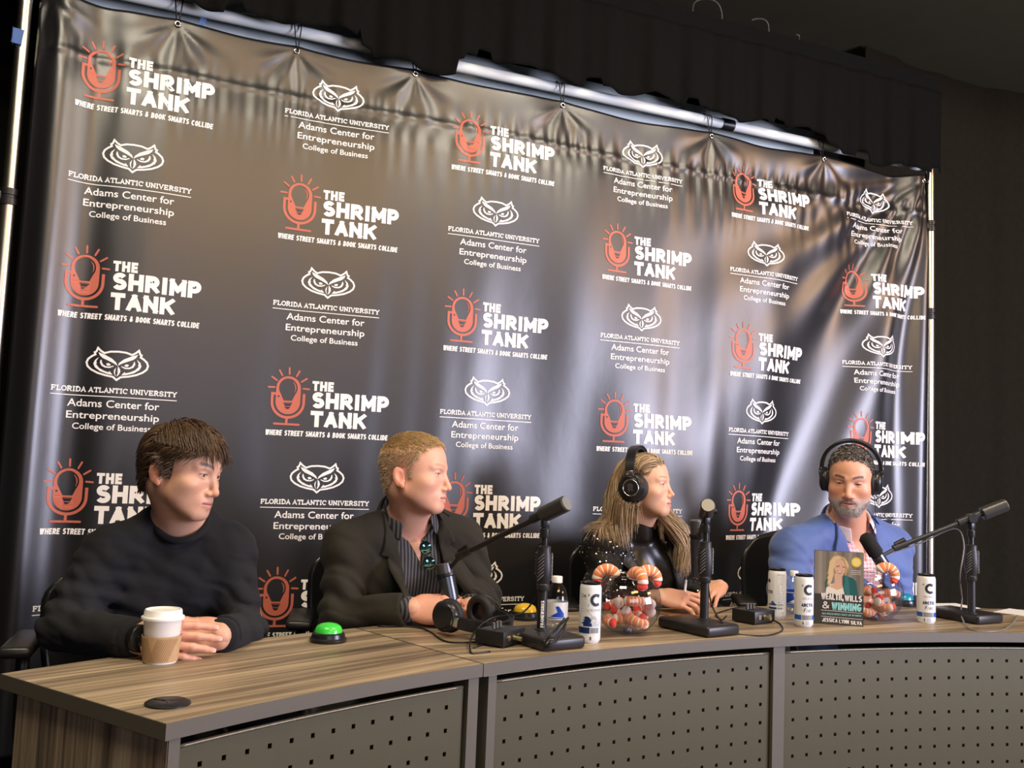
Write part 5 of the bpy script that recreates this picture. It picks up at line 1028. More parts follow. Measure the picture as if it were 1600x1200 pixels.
def person(c, p, label, hands, seed, wide=(.15, .15, .30, .16), hh=.0022):
    rng = np.random.default_rng(seed); O = c['head']; R = rotm(*c['rot']); s = c['s']; base = c['pelvis'] * [1, 1, 0]
    T = thing('person', label, 'person', base); w, b_, dn, tp = wide
    V = Vol(O - [w, b_, dn], O + [w, b_, tp], hh); head_sdf(V, O, R, s, p, c['neck'], c); torso(V, c, -.010, arms=False)
    v1, f1 = biggest(*V.mesh()); v1 = relax(v1, f1, 1, .35); L = local(v1, O, R, s); col = skin_paint(L, p, rng); nb = len(v1); VS = [v1]; FS = [f1]; CS = [col]
    tips_all = []
    for kk, hs in hands.items():      # forearm and hand, same skin mesh
        wr = c['wr' + kk]; el = c['el' + kk]; A = wr + unit(el - wr) * .16; lo = np.minimum(np.minimum(wr, A), wr + unit(hs['d']) * .2) - .13; hi = np.maximum(np.maximum(wr, A), wr + unit(hs['d']) * .2) + .13
        U = Vol(lo, hi, .0024); sc = hs.get('s', 1.); U.cap(A, wr, .034 * sc, .025 * sc, k=.015, flat=(hs['n'], .78)); tips = hand(U, wr, hs['d'], hs['n'], hs['thumb'], hs['curl'], hs.get('spread', .06), sc, hs.get('tcurl', .5), hs.get('tang', .7)); tips_all.append((tips, sc))
        v, f = biggest(*U.mesh()); v = relax(v, f, 1, .4); cc = np.repeat(np.array(p['skin'])[None] * np.array([[1.03, .93, .92]]), len(v), 0)
        for q_, dv_, nn in tips: 
            d2 = np.linalg.norm(v - q_, axis=1); cc += (np.array(p['skin']) * [1.05, .84, .80] - cc) * np.exp(-(d2 / .014) ** 2)[:, None] * .6
        VS.append(v); FS.append(f + sum(len(q) for q in VS[:-1])); CS.append(cc * (1 + rng.normal(0, .015, len(v)))[:, None])
    # arms and trunk under the clothes
    lo = np.min([c[k] for k in ('shL', 'shR', 'elL', 'elR', 'wrL', 'wrR', 'pelvis', 'neck')], 0) - .14; hi = np.max([c[k] for k in ('shL', 'shR', 'elL', 'elR', 'wrL', 'wrR', 'pelvis', 'neck')], 0) + .14
    U = Vol(lo, hi, .010); torso(U, c, -.006, True, 0, True, False); v, f = biggest(*U.mesh()); FS.append(f + sum(len(q) for q in VS)); VS.append(v); CS.append(np.repeat(np.array(p['skin'])[None], len(v), 0))
    me = npmesh('body', np.concatenate(VS), np.concatenate(FS)); paint(me, np.concatenate(CS)); me.shade_smooth(); hold(link('body', me, skinm), T)
    for e in (1, -1): eyeball(O, R, s, e, p.get('gaze', (0, -1, 0)), p.get('iris', (.06, .035, .02)), T)
    for tips, sc in tips_all:
        for q_, dv_, nn in tips:
            nm = MB().box((0, 0, 0), (.0085 * sc, .011 * sc, .0016 * sc), bev=.0007); X_ = np.cross(dv_, nn); Rm = Matrix(np.stack([unit(X_), unit(dv_), unit(nn)], 1)); e = nm.build('fingernail', mat('nail_' + str(seed), p.get('nail', (.72, .45, .38)), .3), None, False); e.matrix_world = Matrix.Translation(q_ + unit(nn) * .0056 * sc - unit(dv_) * .001) @ Rm.to_4x4(); hold(e, T)
    return T, V, v1, L, rng, lo, hi
def cloth_mat(name, col, rough=.85, weave=900, bump=.25, stripe=None, check=None, sheen=.15, spec=.3, noise=.12):
    m = bpy.data.materials.new(name); m.use_nodes = True; nt = m.node_tree; b = nt.nodes['Principled BSDF']; L = nt.links.new; b.inputs['Roughness'].default_value = rough; b.inputs['Sheen Weight'].default_value = sheen; b.inputs['Specular IOR Level'].default_value = spec
    tc = nt.nodes.new('ShaderNodeTexCoord'); n = nt.nodes.new('ShaderNodeTexNoise'); n.inputs['Scale'].default_value = 18; n.inputs['Detail'].default_value = 5; L(tc.outputs['Object'], n.inputs[0])
    mx = nt.nodes.new('ShaderNodeMix'); mx.data_type = 'RGBA'; L(n.outputs[0], mx.inputs[0]); mx.inputs[6].default_value = (*[q * (1 - noise) for q in col], 1); mx.inputs[7].default_value = (*[q * (1 + noise) for q in col], 1); outc = mx.outputs[2]
    def bands(ang, freq, w, colour, src):
        r = nt.nodes.new('ShaderNodeVectorRotate'); r.rotation_type = 'Z_AXIS'; r.inputs['Angle'].default_value = ang[0]; L(tc.outputs['Object'], r.inputs[0]); sx = nt.nodes.new('ShaderNodeSeparateXYZ'); L(r.outputs[0], sx.inputs[0])
        a = nt.nodes.new('ShaderNodeMath'); a.operation = 'MULTIPLY'; a.inputs[1].default_value = freq; L(sx.outputs[ang[1]], a.inputs[0]); fr_ = nt.nodes.new('ShaderNodeMath'); fr_.operation = 'FRACT'; L(a.outputs[0], fr_.inputs[0]); lt = nt.nodes.new('ShaderNodeMath'); lt.operation = 'LESS_THAN'; lt.inputs[1].default_value = w; L(fr_.outputs[0], lt.inputs[0])
        q = nt.nodes.new('ShaderNodeMix'); q.data_type = 'RGBA'; L(lt.outputs[0], q.inputs[0]); L(src, q.inputs[6]); q.inputs[7].default_value = (*colour, 1); return q.outputs[2]
    for st in (stripe or []): outc = bands(*st, outc)
    L(outc, b.inputs['Base Color'])
    w_ = nt.nodes.new('ShaderNodeTexNoise'); w_.inputs['Scale'].default_value = weave; L(tc.outputs['Object'], w_.inputs[0]); bp = nt.nodes.new('ShaderNodeBump'); bp.inputs['Strength'].default_value = bump; bp.inputs['Distance'].default_value = .002; L(w_.outputs[0], bp.inputs['Height']); L(bp.outputs[0], b.inputs['Normal']); return m
def elbow_mask(c): return lambda P: .22 + sum(np.exp(-(np.linalg.norm(P - c['el' + k], axis=1) / .12) ** 2) for k in 'LR') + .5 * sum(np.exp(-(np.linalg.norm(P - (c['sh' + k] * .6 + c['el' + k] * .4), axis=1) / .10) ** 2) for k in 'LR')
TOCAM = lambda P: unit((CAMC - P) * [1, 1, 0])
rv = np.array(rightv); UP = np.array([0, 0, 1.])
RD = math.radians
# ---- 1 young man in the black sweatshirt
c1 = dict(head=W(285, 733, 2.36), rot=(RD(50), RD(9), RD(4)), s=.965, neck=W(283, 818, 2.43), shR=W(166, 872, 2.37), shL=W(352, 862, 2.49), elR=W(98, 985, 2.25), elL=W(388, 985, 2.44), wrR=WZ(212, 997, .782), wrL=WZ(345, 993, .778), pelvis=np.array([*W(290, 1150, 2.55)[:2], .60]), bulk=.96)
p1 = dict(skin=(.62, .36, .25), lips=(.50, .19, .16), browc=(.05, .03, .02), browt=1.15, hair0=(.035, .022, .014), eye=.85, gaze=(.1, -1, -.25), jaw=1.0, nose=1.05, neckr=.056, hl=.0)
h1 = dict(L=dict(d=-rv + TOCAM(c1['wrL']) * .10 + UP * -.02, n=TOCAM(c1['wrL']) + UP * .45, thumb=UP, curl=[(.25, .35, .2)] * 4, tang=.25, tcurl=.2, spread=.02), R=dict(d=rv + TOCAM(c1['wrR']) * .05, n=TOCAM(c1['wrR']) + UP * .3, thumb=UP, curl=[(.3, .4, .3)] * 4, tang=.3))
T1, V1, v1, L1, rg1, lo, hi = person(c1, p1, 'young dark-haired man in a black crew-neck sweatshirt, arms folded on the desk', h1, 1)
sweat = cloth_mat('black_sweatshirt', (.017, .018, .021), .92, 700, .5, sheen=.03, spec=.12)
up1 = frame_of(c1)[2]; U = Vol(lo, hi, .0045); torso(U, c1, .013, True, .012); U.wrinkle(.024, 5, .060, (.5, .1, 1), elbow_mask(c1)); U.wrinkle(.014, 6, .15, (.8, 0, .6), None, 2); U.cap(c1['neck'] + up1 * .012, c1['head'], .058, .058, 0.008, '-')
garment(U, 'sweatshirt', sweat, T1)
ax = unit(c1['head'] - c1['neck']); lx, bk, up, mid = frame_of(c1)
cn = MB().tube([c1['neck'] + up * .022 + ax * .002 + lx * .0655 * math.sin(a) + bk * (.064 * math.cos(a) - .010) + up * (.036 * math.cos(a)) for a in np.linspace(0, 2 * PI, 37)], .0095, 8, smooth=1).build('crew_collar', sweat, None, True); hold(cn, T1)
for k in 'LR':
    wd_ = unit(c1['wr' + k] - c1['el' + k]); q = c1['wr' + k] - wd_ * .045; e = MB().cyl(q, q + wd_ * .048, .0435, .0395, n=24, bev=.004).build('cuff', sweat, None, True); hold(e, T1)
wd_ = unit(c1['wrR'] - c1['elR'])  # wristwatch is worn: part of the person
e = MB().cyl(c1['wrR'] + wd_ * .006, c1['wrR'] + wd_ * .026, .0305, .0300, n=24, bev=.002).build('watch_strap', mat('watch_black', (.012, .012, .012), .3), None, True); hold(e, T1)
tc_ = TOCAM(c1['wrR']); wc = c1['wrR'] + wd_ * .016 + tc_ * .030; e2 = MB().box((0, 0, 0), (.034, .010, .038), Matrix(np.stack([wd_, -tc_, np.cross(wd_, -tc_)], 1)), .004).build('watch_case', mat('watch_glass', (.02, .02, .02), .08, .3), None, True); e2.location = wc; hold(e2, T1)
legs(c1, mat('dark_trousers', (.02, .02, .025), .85), T1)
def comb1(l, t):   # curtain fringe swept forward and out, sides brushed back over the ears
    x, y, z = l.T; side = ((np.abs(x) > .050) & (z < .055)) | (y > .055); f = np.stack([.55 * np.tanh(x / .02) + .25, -1.0 + 0 * x, -.25 - 1.2 * t + 0 * x], -1); b = np.stack([0 * x, .75 + 0 * x, -.55 - .9 * (y > .05)], -1); return np.where(side[:, None], b, f)
zh = np.interp(L1[:, 1], HLY, HLZ); mk = (L1[:, 2] > zh + .004) & ~((np.abs(L1[:, 0]) > .076) & (L1[:, 2] < .014))
rt = scalp_roots(v1, L1, mk, 3600, rg1); lr = local(rt, c1['head'], rotm(*c1['rot']), c1['s']); Ln = np.where(lr[:, 2] > .06, .064, np.where(lr[:, 2] > .02, .042, .020)) * rg1.uniform(.75, 1.15, len(rt))
P_ = grow(V1, rt, c1['head'], rotm(*c1['rot']), c1['s'], comb1, Ln, 11, lambda t: (.004 + .011 * math.sin(min(1, t * 1.2) * PI * .55)), .16, rg1, .2)
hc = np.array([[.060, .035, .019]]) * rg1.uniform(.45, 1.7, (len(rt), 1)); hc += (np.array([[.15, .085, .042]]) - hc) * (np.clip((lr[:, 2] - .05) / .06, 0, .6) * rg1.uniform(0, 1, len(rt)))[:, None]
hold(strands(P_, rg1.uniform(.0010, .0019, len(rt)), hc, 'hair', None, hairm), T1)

# ---- 2 fair-haired man in the dark blazer
c2 = dict(head=W(647, 738, 2.80), rot=(RD(52), RD(1), RD(2)), s=.985, neck=W(640, 814, 2.88), shR=W(543, 858, 2.80), shL=W(716, 848, 2.97), elR=W(530, 968, 2.68), elL=W(752, 935, 2.93), wrR=WZ(645, 951, .788), wrL=WZ(735, 948, .790), pelvis=np.array([*W(640, 1080, 3.0)[:2], .60]), bulk=1.0)
p2 = dict(skin=(.68, .37, .26), lips=(.55, .24, .20), browc=(.30, .17, .08), browa=.55, hair0=(.42, .28, .17), scalp=.5, eye=.7, gaze=(0, -1, -.05), jaw=1.06, nose=1.05, neckr=.055, hl=.014, flesh=.002, iris=(.12, .16, .18))
tc2 = TOCAM(c2['wrR'])
h2 = dict(R=dict(d=rv + tc2 * .12 + UP * .02, n=tc2 + UP * .5, thumb=UP, curl=[(.55, .75, .4)] * 4, tang=.35, tcurl=.3, spread=.02), L=dict(d=-rv + tc2 * .2 + UP * -.04, n=tc2 * .6 + UP, thumb=UP - tc2 * .3, curl=[(.6, .8, .4)] * 4, tang=.3, spread=.02))
T2, V2, v2, L2, rg2, lo, hi = person(c2, p2, 'short fair-haired man in a dark blazer and striped shirt, hands clasped', h2, 2)
blz = cloth_mat('charcoal_blazer', (.026, .024, .019), .82, 1200, .2, sheen=.04, spec=.15); R2 = math.atan2(*(frame_of(c2)[0][[1, 0]]))
shirt2 = cloth_mat('striped_shirt', (.012, .012, .014), .7, 900, .15, stripe=[((-R2, 0), 95, .42, (.085, .085, .10))])
SHIRT = {}
def blazer(c, T, m, lo, hi, sm, wj, ws, seed, h=.0045, amp=.020):
    U = Vol(lo, hi, h); torso(U, c, .004, False); U.wrinkle(.004, seed + 9, .05, None); carve(U, c, ws, .003, .0); U.cap(c['neck'] - unit(c['head'] - c['neck']) * .03, c['head'], .062, .060, .006, '-'); garment(U, 'shirt', sm, T); SHIRT[seed] = U
    J = Vol(lo, hi, h); torso(J, c, .014, True, .020); lx, bk, up, mid = frame_of(c)
    for k in 'LR': J.cap(c['neck'] * .35 + c['sh' + k] * .65 + up * .010, c['sh' + k] + up * .010, .050, .058, .03)
    J.wrinkle(amp, seed, .065, (.45, .1, 1), elbow_mask(c)); J.wrinkle(amp * .5, seed + 1, .18, (.8, 0, .6), None, 2); J.cap(c['neck'] - unit(c['head'] - c['neck']) * .05, c['head'], .086, .082, .008, '-'); carve(J, c, wj, .006, .02); garment(J, 'blazer', m, T); return J
wj2 = lambda z: np.interp(z, [-.60, -.30, -.12, .0, .06], [.075, .070, .066, .066, .070]); ws2 = lambda z: np.interp(z, [-.105, -.10, .0, .06], [-.02, .0, .036, .045])
J2 = blazer(c2, T2, blz, lo, hi, shirt2, wj2, ws2, 21)
for e in (1, -1):
    plate(J2, c2, [(e * .064, .035), (e * .086, .050), (e * .104, -.02), (e * .118, -.058), (e * .098, -.064), (e * .128, -.090), (e * .118, -.20), (e * .078, -.36), (e * .068, -.30), (e * .064, -.10)], blz, 'lapel', T2, .005, .008)
collar_ring(c2, c2['head'], .0705, .040, .62, shirt2, 'shirt_collar', T2); collar_ring(c2, c2['head'] - np.array([0, 0, .02]), .088, .026, 1.05, blz, 'blazer_collar', T2, flap=.030, point=.01, fall=.010)
for k in 'LR': wd_ = unit(c2['wr' + k] - c2['el' + k]); q = c2['wr' + k] - wd_ * .04; e = MB().cyl(q, q + wd_ * .040, .0365, .0345, n=24, bev=.002).build('shirt_cuff', shirt2, None, True); hold(e, T2)
legs(c2, MATS['dark_trousers'], T2)
def comb2(l, t): x, y, z = l.T; tp = sstep(.035, .085, z)[:, None]; return tp * np.stack([.15 * x / .05, -.75 + 0 * x, .55 - .9 * t + 0 * x], -1) + (1 - tp) * np.stack([0 * x, .25 + 0 * x, -.9 + 0 * x], -1)
zh = np.interp(L2[:, 1], HLY, HLZ) + .014 * (L2[:, 1] < -.04); mk = (L2[:, 2] > zh + .003) & ~((np.abs(L2[:, 0]) > .076) & (L2[:, 2] < .014)); rt = scalp_roots(v2, L2, mk, 4200, rg2); lr = local(rt, c2['head'], rotm(*c2['rot']), c2['s'])
Ln = np.interp(lr[:, 2], [0, .05, .085, .11], [.003, .006, .020, .026]) * rg2.uniform(.7, 1.3, len(rt)); P_ = grow(V2, rt, c2['head'], rotm(*c2['rot']), c2['s'], comb2, Ln, 6, lambda t: .0015 + .006 * t, .25, rg2)
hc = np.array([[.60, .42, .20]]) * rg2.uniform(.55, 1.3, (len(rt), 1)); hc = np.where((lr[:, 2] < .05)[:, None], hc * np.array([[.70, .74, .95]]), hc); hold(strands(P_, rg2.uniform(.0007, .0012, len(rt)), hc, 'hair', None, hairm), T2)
# ---- 3 woman in the sequined jacket
c3 = dict(head=W(1005, 757, 3.26), rot=(RD(40), RD(-3), RD(0)), s=.91, neck=W(998, 822, 3.33), shR=W(943, 858, 3.27), shL=W(1060, 852, 3.42), elR=W(938, 945, 3.14), elL=W(1098, 925, 3.38), wrR=WZ(1032, 931, .792), wrL=WZ(1125, 915, .800), pelvis=np.array([*W(1000, 1040, 3.42)[:2], .60]), bulk=.84, bust=.018)
p3 = dict(skin=(.66, .38, .25), lips=(.55, .17, .15), browc=(.14, .08, .045), browa=.6, browt=.75, browz=.002, hair0=(.17, .11, .06), eye=.72, gaze=(.1, -1, .0), jaw=.80, nose=.88, nup=.003, flesh=-.004, neckr=.046, chin=.95, brow=.8, nail=(.80, .55, .48), iris=(.10, .12, .12))
tc3 = TOCAM(c3['wrR'])
h3 = dict(R=dict(d=rv * .92 + tc3 * .30 - UP * .05, n=UP + tc3 * .75, thumb=-tc3 + UP * .2, curl=[(.28, .55, .30), (.40, .60, .3), (.45, .60, .3), (.40, .55, .3)], spread=.10, s=.92, tang=.5), L=dict(d=tc3 * .75 - rv * .45 - UP * .25, n=UP + tc3 * .35, thumb=-rv, curl=[(.35, .7, .4), (.45, .8, .4), (.5, .8, .4), (.2, .4, .2)], spread=.14, s=.92, tang=.5))
T3, V3, v3, L3, rg3, lo, hi = person(c3, p3, 'blonde woman in a black sequined jacket wearing headphones', h3, 3, (.26, .26, .40, .15), .0026)
satin = mat('black_satin', (.012, .011, .009), .30, spec=.6, noise=.2, nscale=12); seq_base = cloth_mat('sequin_cloth', (.010, .0095, .009), .6, 500, .5, sheen=0, spec=.2)
U = Vol(lo, hi, .005); torso(U, c3, .004, False); U.cap(c3['neck'] - np.array([0, 0, .02]), c3['neck'] * .66 + c3['head'] * .34, .056, .052, .012, cut=True); U.wrinkle(.006, 77, .09, (1, 0, .6)); U.cap(c3['neck'] * .7 + c3['head'] * .3, c3['head'], .043, .043, .004, '-'); garment(U, 'satin_top', satin, T3)
J = Vol(lo, hi, .005); torso(J, c3, .016, True, .03); lx, bk, up, mid = frame_of(c3)
for k in 'LR': J.ell(c3['sh' + k] + up * .020, (.066, .066, .050), None, .03)
J.wrinkle(.018, 31, .06, (.3, .1, 1), elbow_mask(c3)); J.cap(c3['neck'] - up * .05, c3['head'], .080, .075, .01, '-'); wj3 = lambda z: np.interp(z, [-.60, -.32, -.15, .0, .05], [.085, .075, .06, .066, .07]); carve(J, c3, wj3, .006, .02); garment(J, 'sequin_jacket', seq_base, T3)
jv, jf = J.mesh(); gd = J.grad(jv); gd /= np.linalg.norm(gd, axis=1, keepdims=True) + 1e-9; pick = RNG.choice(len(jv), 4200, replace=False)
sv = []; sf_ = []
for n_, i_ in enumerate(pick):
    nn = unit(gd[i_] + RNG.normal(0, .6, 3)); t1 = unit(np.cross(nn, [.3, .5, .8])); t2 = np.cross(nn, t1); q = jv[i_] + gd[i_] * .0022
    sv += [q + .0026 * (t1 * math.cos(a) + t2 * math.sin(a)) for a in np.arange(6) * PI / 3]; sf_.append(np.arange(6) + 6 * n_)
so = link('sequins', npmesh('sequins', np.array(sv), np.array(sf_)), mat('sequin_foil', (.62, .58, .50), .24, 1)); so['kind'] = 'stuff'; hold(so, T3)
lapm = mat('satin_lapel', (.012, .012, .012), .5, noise=.2, nscale=30)
for e in (1, -1): plate(J, c3, [(e * .060, .030), (e * .084, .036), (e * .115, -.035), (e * .095, -.050), (e * .128, -.075), (e * .110, -.16), (e * .074, -.25), (e * .060, -.15)], lapm, 'lapel', T3, .003, .004)
legs(c3, MATS['dark_trousers'], T3)
def comb3(l, t):
    x, y, z = l.T; sd = np.where(x > -.012, 1., -1.); d = np.stack([sd * (.75 - 1.6 * t), .55 * (1 - t) ** 2 + .04 + 0 * x, -.35 - 2.2 * t + 0 * x], -1); bkw = (y < -.02) & (z > -.03); d[bkw, 1] += 1.3 * max(0, 1 - t * 1.6); fr = (x > .0) & (t > .45); d[fr, 1] -= .8; d[~fr, 1] += .18 * t; w = .26 * np.sin(t * 10 + z * 55 + x * 70); d[:, 1] += w; d[:, 0] += w * .6; return d
zh = np.interp(L3[:, 1], HLY, HLZ) + .004 * (L3[:, 1] < -.04); mk = (L3[:, 2] > zh + .003) & ~((np.abs(L3[:, 0]) > .076) & (L3[:, 2] < .014)); rt = scalp_roots(v3, L3, mk, 3400, rg3); lr = local(rt, c3['head'], rotm(*c3['rot']), c3['s'])
Ln = np.interp(lr[:, 2], [-.05, .0, .06, .11], [.13, .19, .27, .31]) * rg3.uniform(.75, 1.1, len(rt)); P_ = grow(V3, rt, c3['head'], rotm(*c3['rot']), c3['s'], comb3, Ln, 20, lambda t: .003 + .009 * math.sin(min(1, t * 1.1) * PI * .6), .08, rg3, .6)
R3_ = rotm(*c3['rot']); q_ = local(P_.reshape(-1, 3), c3['head'], R3_, c3['s']); ins = (np.abs(q_[:, 0]) > .066) & (np.hypot(q_[:, 1] - .010, q_[:, 2] + .012) < .060); q_[ins, 0] = np.sign(q_[ins, 0]) * .066; P_ = (c3['head'] + (q_ * c3['s']) @ R3_.T).reshape(P_.shape)
hc = np.array([[.32, .215, .12]]) * rg3.uniform(.40, 1.7, (len(rt), 1)); hc = np.where((rg3.random(len(rt)) < .3)[:, None], np.array([[.58, .44, .27]]), hc); hold(strands(P_, rg3.uniform(.0010, .0018, len(rt)), hc, 'hair', None, hairm), T3)
def lock(pts, n, rad, seed, wav=.010):
    r = np.random.default_rng(seed); B = np.array([q[:] for q in catmull(pts, 5)]); k = len(B); t = np.linspace(0, 1, k); off = r.normal(0, 1, (n, 3)); off /= np.maximum(1, np.linalg.norm(off, axis=1))[:, None]; off *= rad; ph = r.normal(0, .5, n)
    w_ = wav * np.sin(t[None] * 11 + ph[:, None]); sp = (.45 + .75 * np.sin(np.minimum(1, t * 1.15) * PI * .62))[None, :, None]; P = B[None] + off[:, None] * sp + w_[:, :, None] * np.array(rv)[None, None] + (r.uniform(-.02, .02, (n, 1, 1)) * np.array([0, 0, 1.]) * t[None, :, None]); c = np.array([[.40, .28, .16]]) * r.uniform(.4, 1.6, (n, 1)); c = np.where((r.random(n) < .35)[:, None], np.array([[.62, .48, .30]]), c); return hold(strands(P, r.uniform(.0010, .0018, n), c, 'hair_lock', None, hairm), T3)
lock([W(1022, 778, 3.36), W(1036, 800, 3.30), W(1056, 822, 3.285), W(1066, 850, 3.29), W(1070, 884, 3.29)], 420, .026, 5)
lock([W(985, 735, 3.31), W(966, 760, 3.31), W(958, 792, 3.29), W(958, 822, 3.25), W(955, 846, 3.235)], 380, .026, 6)
er = np.array(rotm(*c3['rot'])); ep = c3['head'] + er @ (np.array([-.078, .004, -.052]) * .93); e = MB().tube([ep, ep + [.001, 0, -.02], ep + [0, 0, -.045]], .0011, 6).build('earring', chrome, None, True); hold(e, T3)
pn = MB().cyl(W(1070, 925, 3.02), W(1072, 907, 3.06), .004, n=10).build('pen', mat('pen_white', (.7, .7, .7), .3), None, True); tag(pn, 'slim pen held upright in the woman\'s right hand', 'pen')
# ---- 4 bearded man in the blue suit
c4 = dict(head=W(1329, 747, 3.50), rot=(RD(-47), RD(13), RD(2)), s=1.01, neck=W(1326, 822, 3.60), shR=W(1240, 856, 3.52), shL=W(1392, 852, 3.70), elR=W(1222, 955, 3.40), elL=W(1398, 945, 3.62), wrR=W(1308, 945, 3.20), wrL=W(1350, 938, 3.36), pelvis=np.array([*W(1325, 1030, 3.70)[:2], .60]), bulk=1.08, belly=.02)
p4 = dict(skin=(.70, .36, .23), lips=(.52, .22, .18), browc=(.05, .035, .028), browt=1.2, hair0=(.12, .11, .10), scalp=.8, hl=.010, beard=(.54, .50, .47), beardw=.72, stache=(.10, .075, .06), eye=.5, gaze=(-.05, -1, -.55), jaw=1.16, nose=1.12, neckr=.058, flesh=.008, mouth=.8, dbl=1)
h4 = dict(R=dict(d=rv - TOCAM(c4['wrR']) * .1, n=UP, thumb=TOCAM(c4['wrR']) * -1, curl=.3), L=dict(d=-rv - TOCAM(c4['wrL']) * .1, n=UP, thumb=-TOCAM(c4['wrL']), curl=.3))
T4, V4, v4, L4, rg4, lo, hi = person(c4, p4, 'grey-bearded man in a blue suit jacket wearing headphones and looking down', h4, 4)
bsuit = cloth_mat('blue_suit', (.070, .125, .34), .62, 1100, .15, sheen=.3, spec=.4); R4 = math.atan2(*(frame_of(c4)[0][[1, 0]])); pink = cloth_mat('pink_check_shirt', (.66, .34, .36), .8, 900, .1, stripe=[((-R4, 0), 70, .28, (.78, .60, .60)), ((0, 2), 70, .28, (.78, .60, .60))])
wj4 = lambda z: np.interp(z, [-.60, -.38, -.12, .0, .06], [.045, .045, .062, .072, .075]); ws4 = lambda z: np.interp(z, [-.125, -.12, .0, .06], [-.02, .0, .036, .045])
J4 = blazer(c4, T4, bsuit, lo, hi, pink, wj4, ws4, 41)
for e in (1, -1): plate(J4, c4, [(e * .070, .035), (e * .092, .050), (e * .112, -.03), (e * .128, -.070), (e * .106, -.076), (e * .138, -.102), (e * .120, -.22), (e * .056, -.40), (e * .048, -.34), (e * .062, -.12)], bsuit, 'lapel', T4, .006, .009)
collar_ring(c4, c4['head'], .074, .042, .60, cloth_mat('pale_pink_collar', (.80, .66, .64), .8, 900, .1), 'shirt_collar', T4, point=.035); collar_ring(c4, c4['head'] - np.array([0, 0, .02]), .092, .026, 1.05, bsuit, 'blazer_collar', T4, flap=.030, point=.01, fall=.010)
legs(c4, MATS['dark_trousers'], T4)
def comb4(l, t): x, y, z = l.T; return np.stack([.5 * np.sin(t * 9 + x * 200), -.3 + .6 * np.cos(t * 9 + y * 200), .35 - .5 * t + 0 * x], -1)
zh = np.interp(L4[:, 1], HLY, HLZ) + .010 * (L4[:, 1] < -.04); mk = (L4[:, 2] > zh + .003) & ~((np.abs(L4[:, 0]) > .076) & (L4[:, 2] < .014)); rt = scalp_roots(v4, L4, mk, 4200, rg4); lr = local(rt, c4['head'], rotm(*c4['rot']), c4['s'])
Ln = np.interp(lr[:, 2], [0, .045, .075, .11], [.004, .007, .018, .022]) * rg4.uniform(.7, 1.3, len(rt)); P_ = grow(V4, rt, c4['head'], rotm(*c4['rot']), c4['s'], comb4, Ln, 7, lambda t: .002 + .005 * t, .4, rg4)
gq = rg4.random(len(rt)); hc = np.where((gq < .35)[:, None], np.array([[.38, .36, .33]]), np.array([[.06, .05, .042]])) * rg4.uniform(.6, 1.4, (len(rt), 1)); hold(strands(P_, rg4.uniform(.0009, .0014, len(rt)), hc, 'hair', None, hairm), T4)
x_, y_, z_ = L4.T; zb = np.interp(y_, [-.12, -.09, -.06, -.03, 0.0, .02], [-.082, -.084, -.066, -.056, -.030, -.02]); mk = (z_ < zb) & (z_ > -.124) & (y_ < .004) & (np.abs(x_) < .07) & (np.linalg.norm(v4 - c4['head'], axis=1) < .15); rt = scalp_roots(v4, L4, mk, 1800, rg4)
P_ = grow(V4, rt, c4['head'], rotm(*c4['rot']), c4['s'], lambda l, t: np.stack([0 * l[:, 0], .15 + 0 * l[:, 0], -1 + 0 * l[:, 0]], -1), rg4.uniform(.005, .010, len(rt)), 4, lambda t: .001 + .002 * t, .35, rg4); hc = np.array([[.55, .52, .49]]) * rg4.uniform(.5, 1.25, (len(rt), 1)); hold(strands(P_, rg4.uniform(.0005, .0009, len(rt)), hc, 'beard', None, hairm), T4)
# worn headphones
def wear(c, label, tilt, **kw):
    H = headphones(label, **kw); Rm = Matrix(rotm(*c['rot'])) @ Matrix.Rotation(tilt, 3, 'X'); H.matrix_world = Matrix.Translation(c['head'] + rotm(*c['rot']) @ (np.array([0, .012, -.012]) * c['s'])) @ Rm.to_4x4(); return H
wear(c3, 'black over-ear headphones with silver rings worn by the blonde woman', -.05, a=.080, top=.142, cupr=.050)
wear(c4, 'black over-ear headphones worn by the bearded man', -.05, a=.090, top=.152, cupr=.048, logo=False, ring=False)
cable([tuple(c4['head'] + rotm(*c4['rot']) @ np.array([.085, 0, -.06])), tuple(W(1368, 815, 3.47)), tuple(W(1364, 845, 3.46)), tuple(W(1372, 900, 3.44)), tuple(W(1385, 930, 3.42))], 'thin black headphone lead hanging in front of the blue suit', .0014)
# sunglasses hooked on the striped shirt
sd_ = next((d for d in np.arange(2.6, 3.1, .004) if SHIRT[21].sample(W(668, 868, d)[None])[0] < .020), 2.75)
sg = thing('sunglasses', 'mirrored sunglasses hanging folded from the striped shirt front', 'sunglasses', W(668, 868, sd_)); lensm = mat('mirror_lens_teal', (.25, .60, .60), .05, 1); u_ = unit(W(673, 893, 2.73) - W(662, 845, 2.735)); f_ = TOCAM(W(668, 868, 2.7)); s_v = np.cross(u_, f_)
fm = MB()
for k_ in (-1, 1):
    ce = u_ * .0235 * k_; MB().add([Vector(ce + (u_ * .0195 * math.cos(a) * (1 if abs(math.cos(a)) < .9 else .97) + s_v * .0165 * math.sin(a)) + f_ * (.002 + .004 * (1 - (math.cos(a) ** 2)))) for a in np.linspace(0, 2 * PI, 21)[:-1]] + [Vector(ce + f_ * .007)], [(i, (i + 1) % 20, 20) for i in range(20)]).build('lens', lensm, sg, True)
    fm.tube([ce + (u_ * .0205 * math.cos(a) + s_v * .0175 * math.sin(a)) + f_ * .002 for a in np.linspace(0, 2 * PI, 21)], .0015, 6, smooth=1)
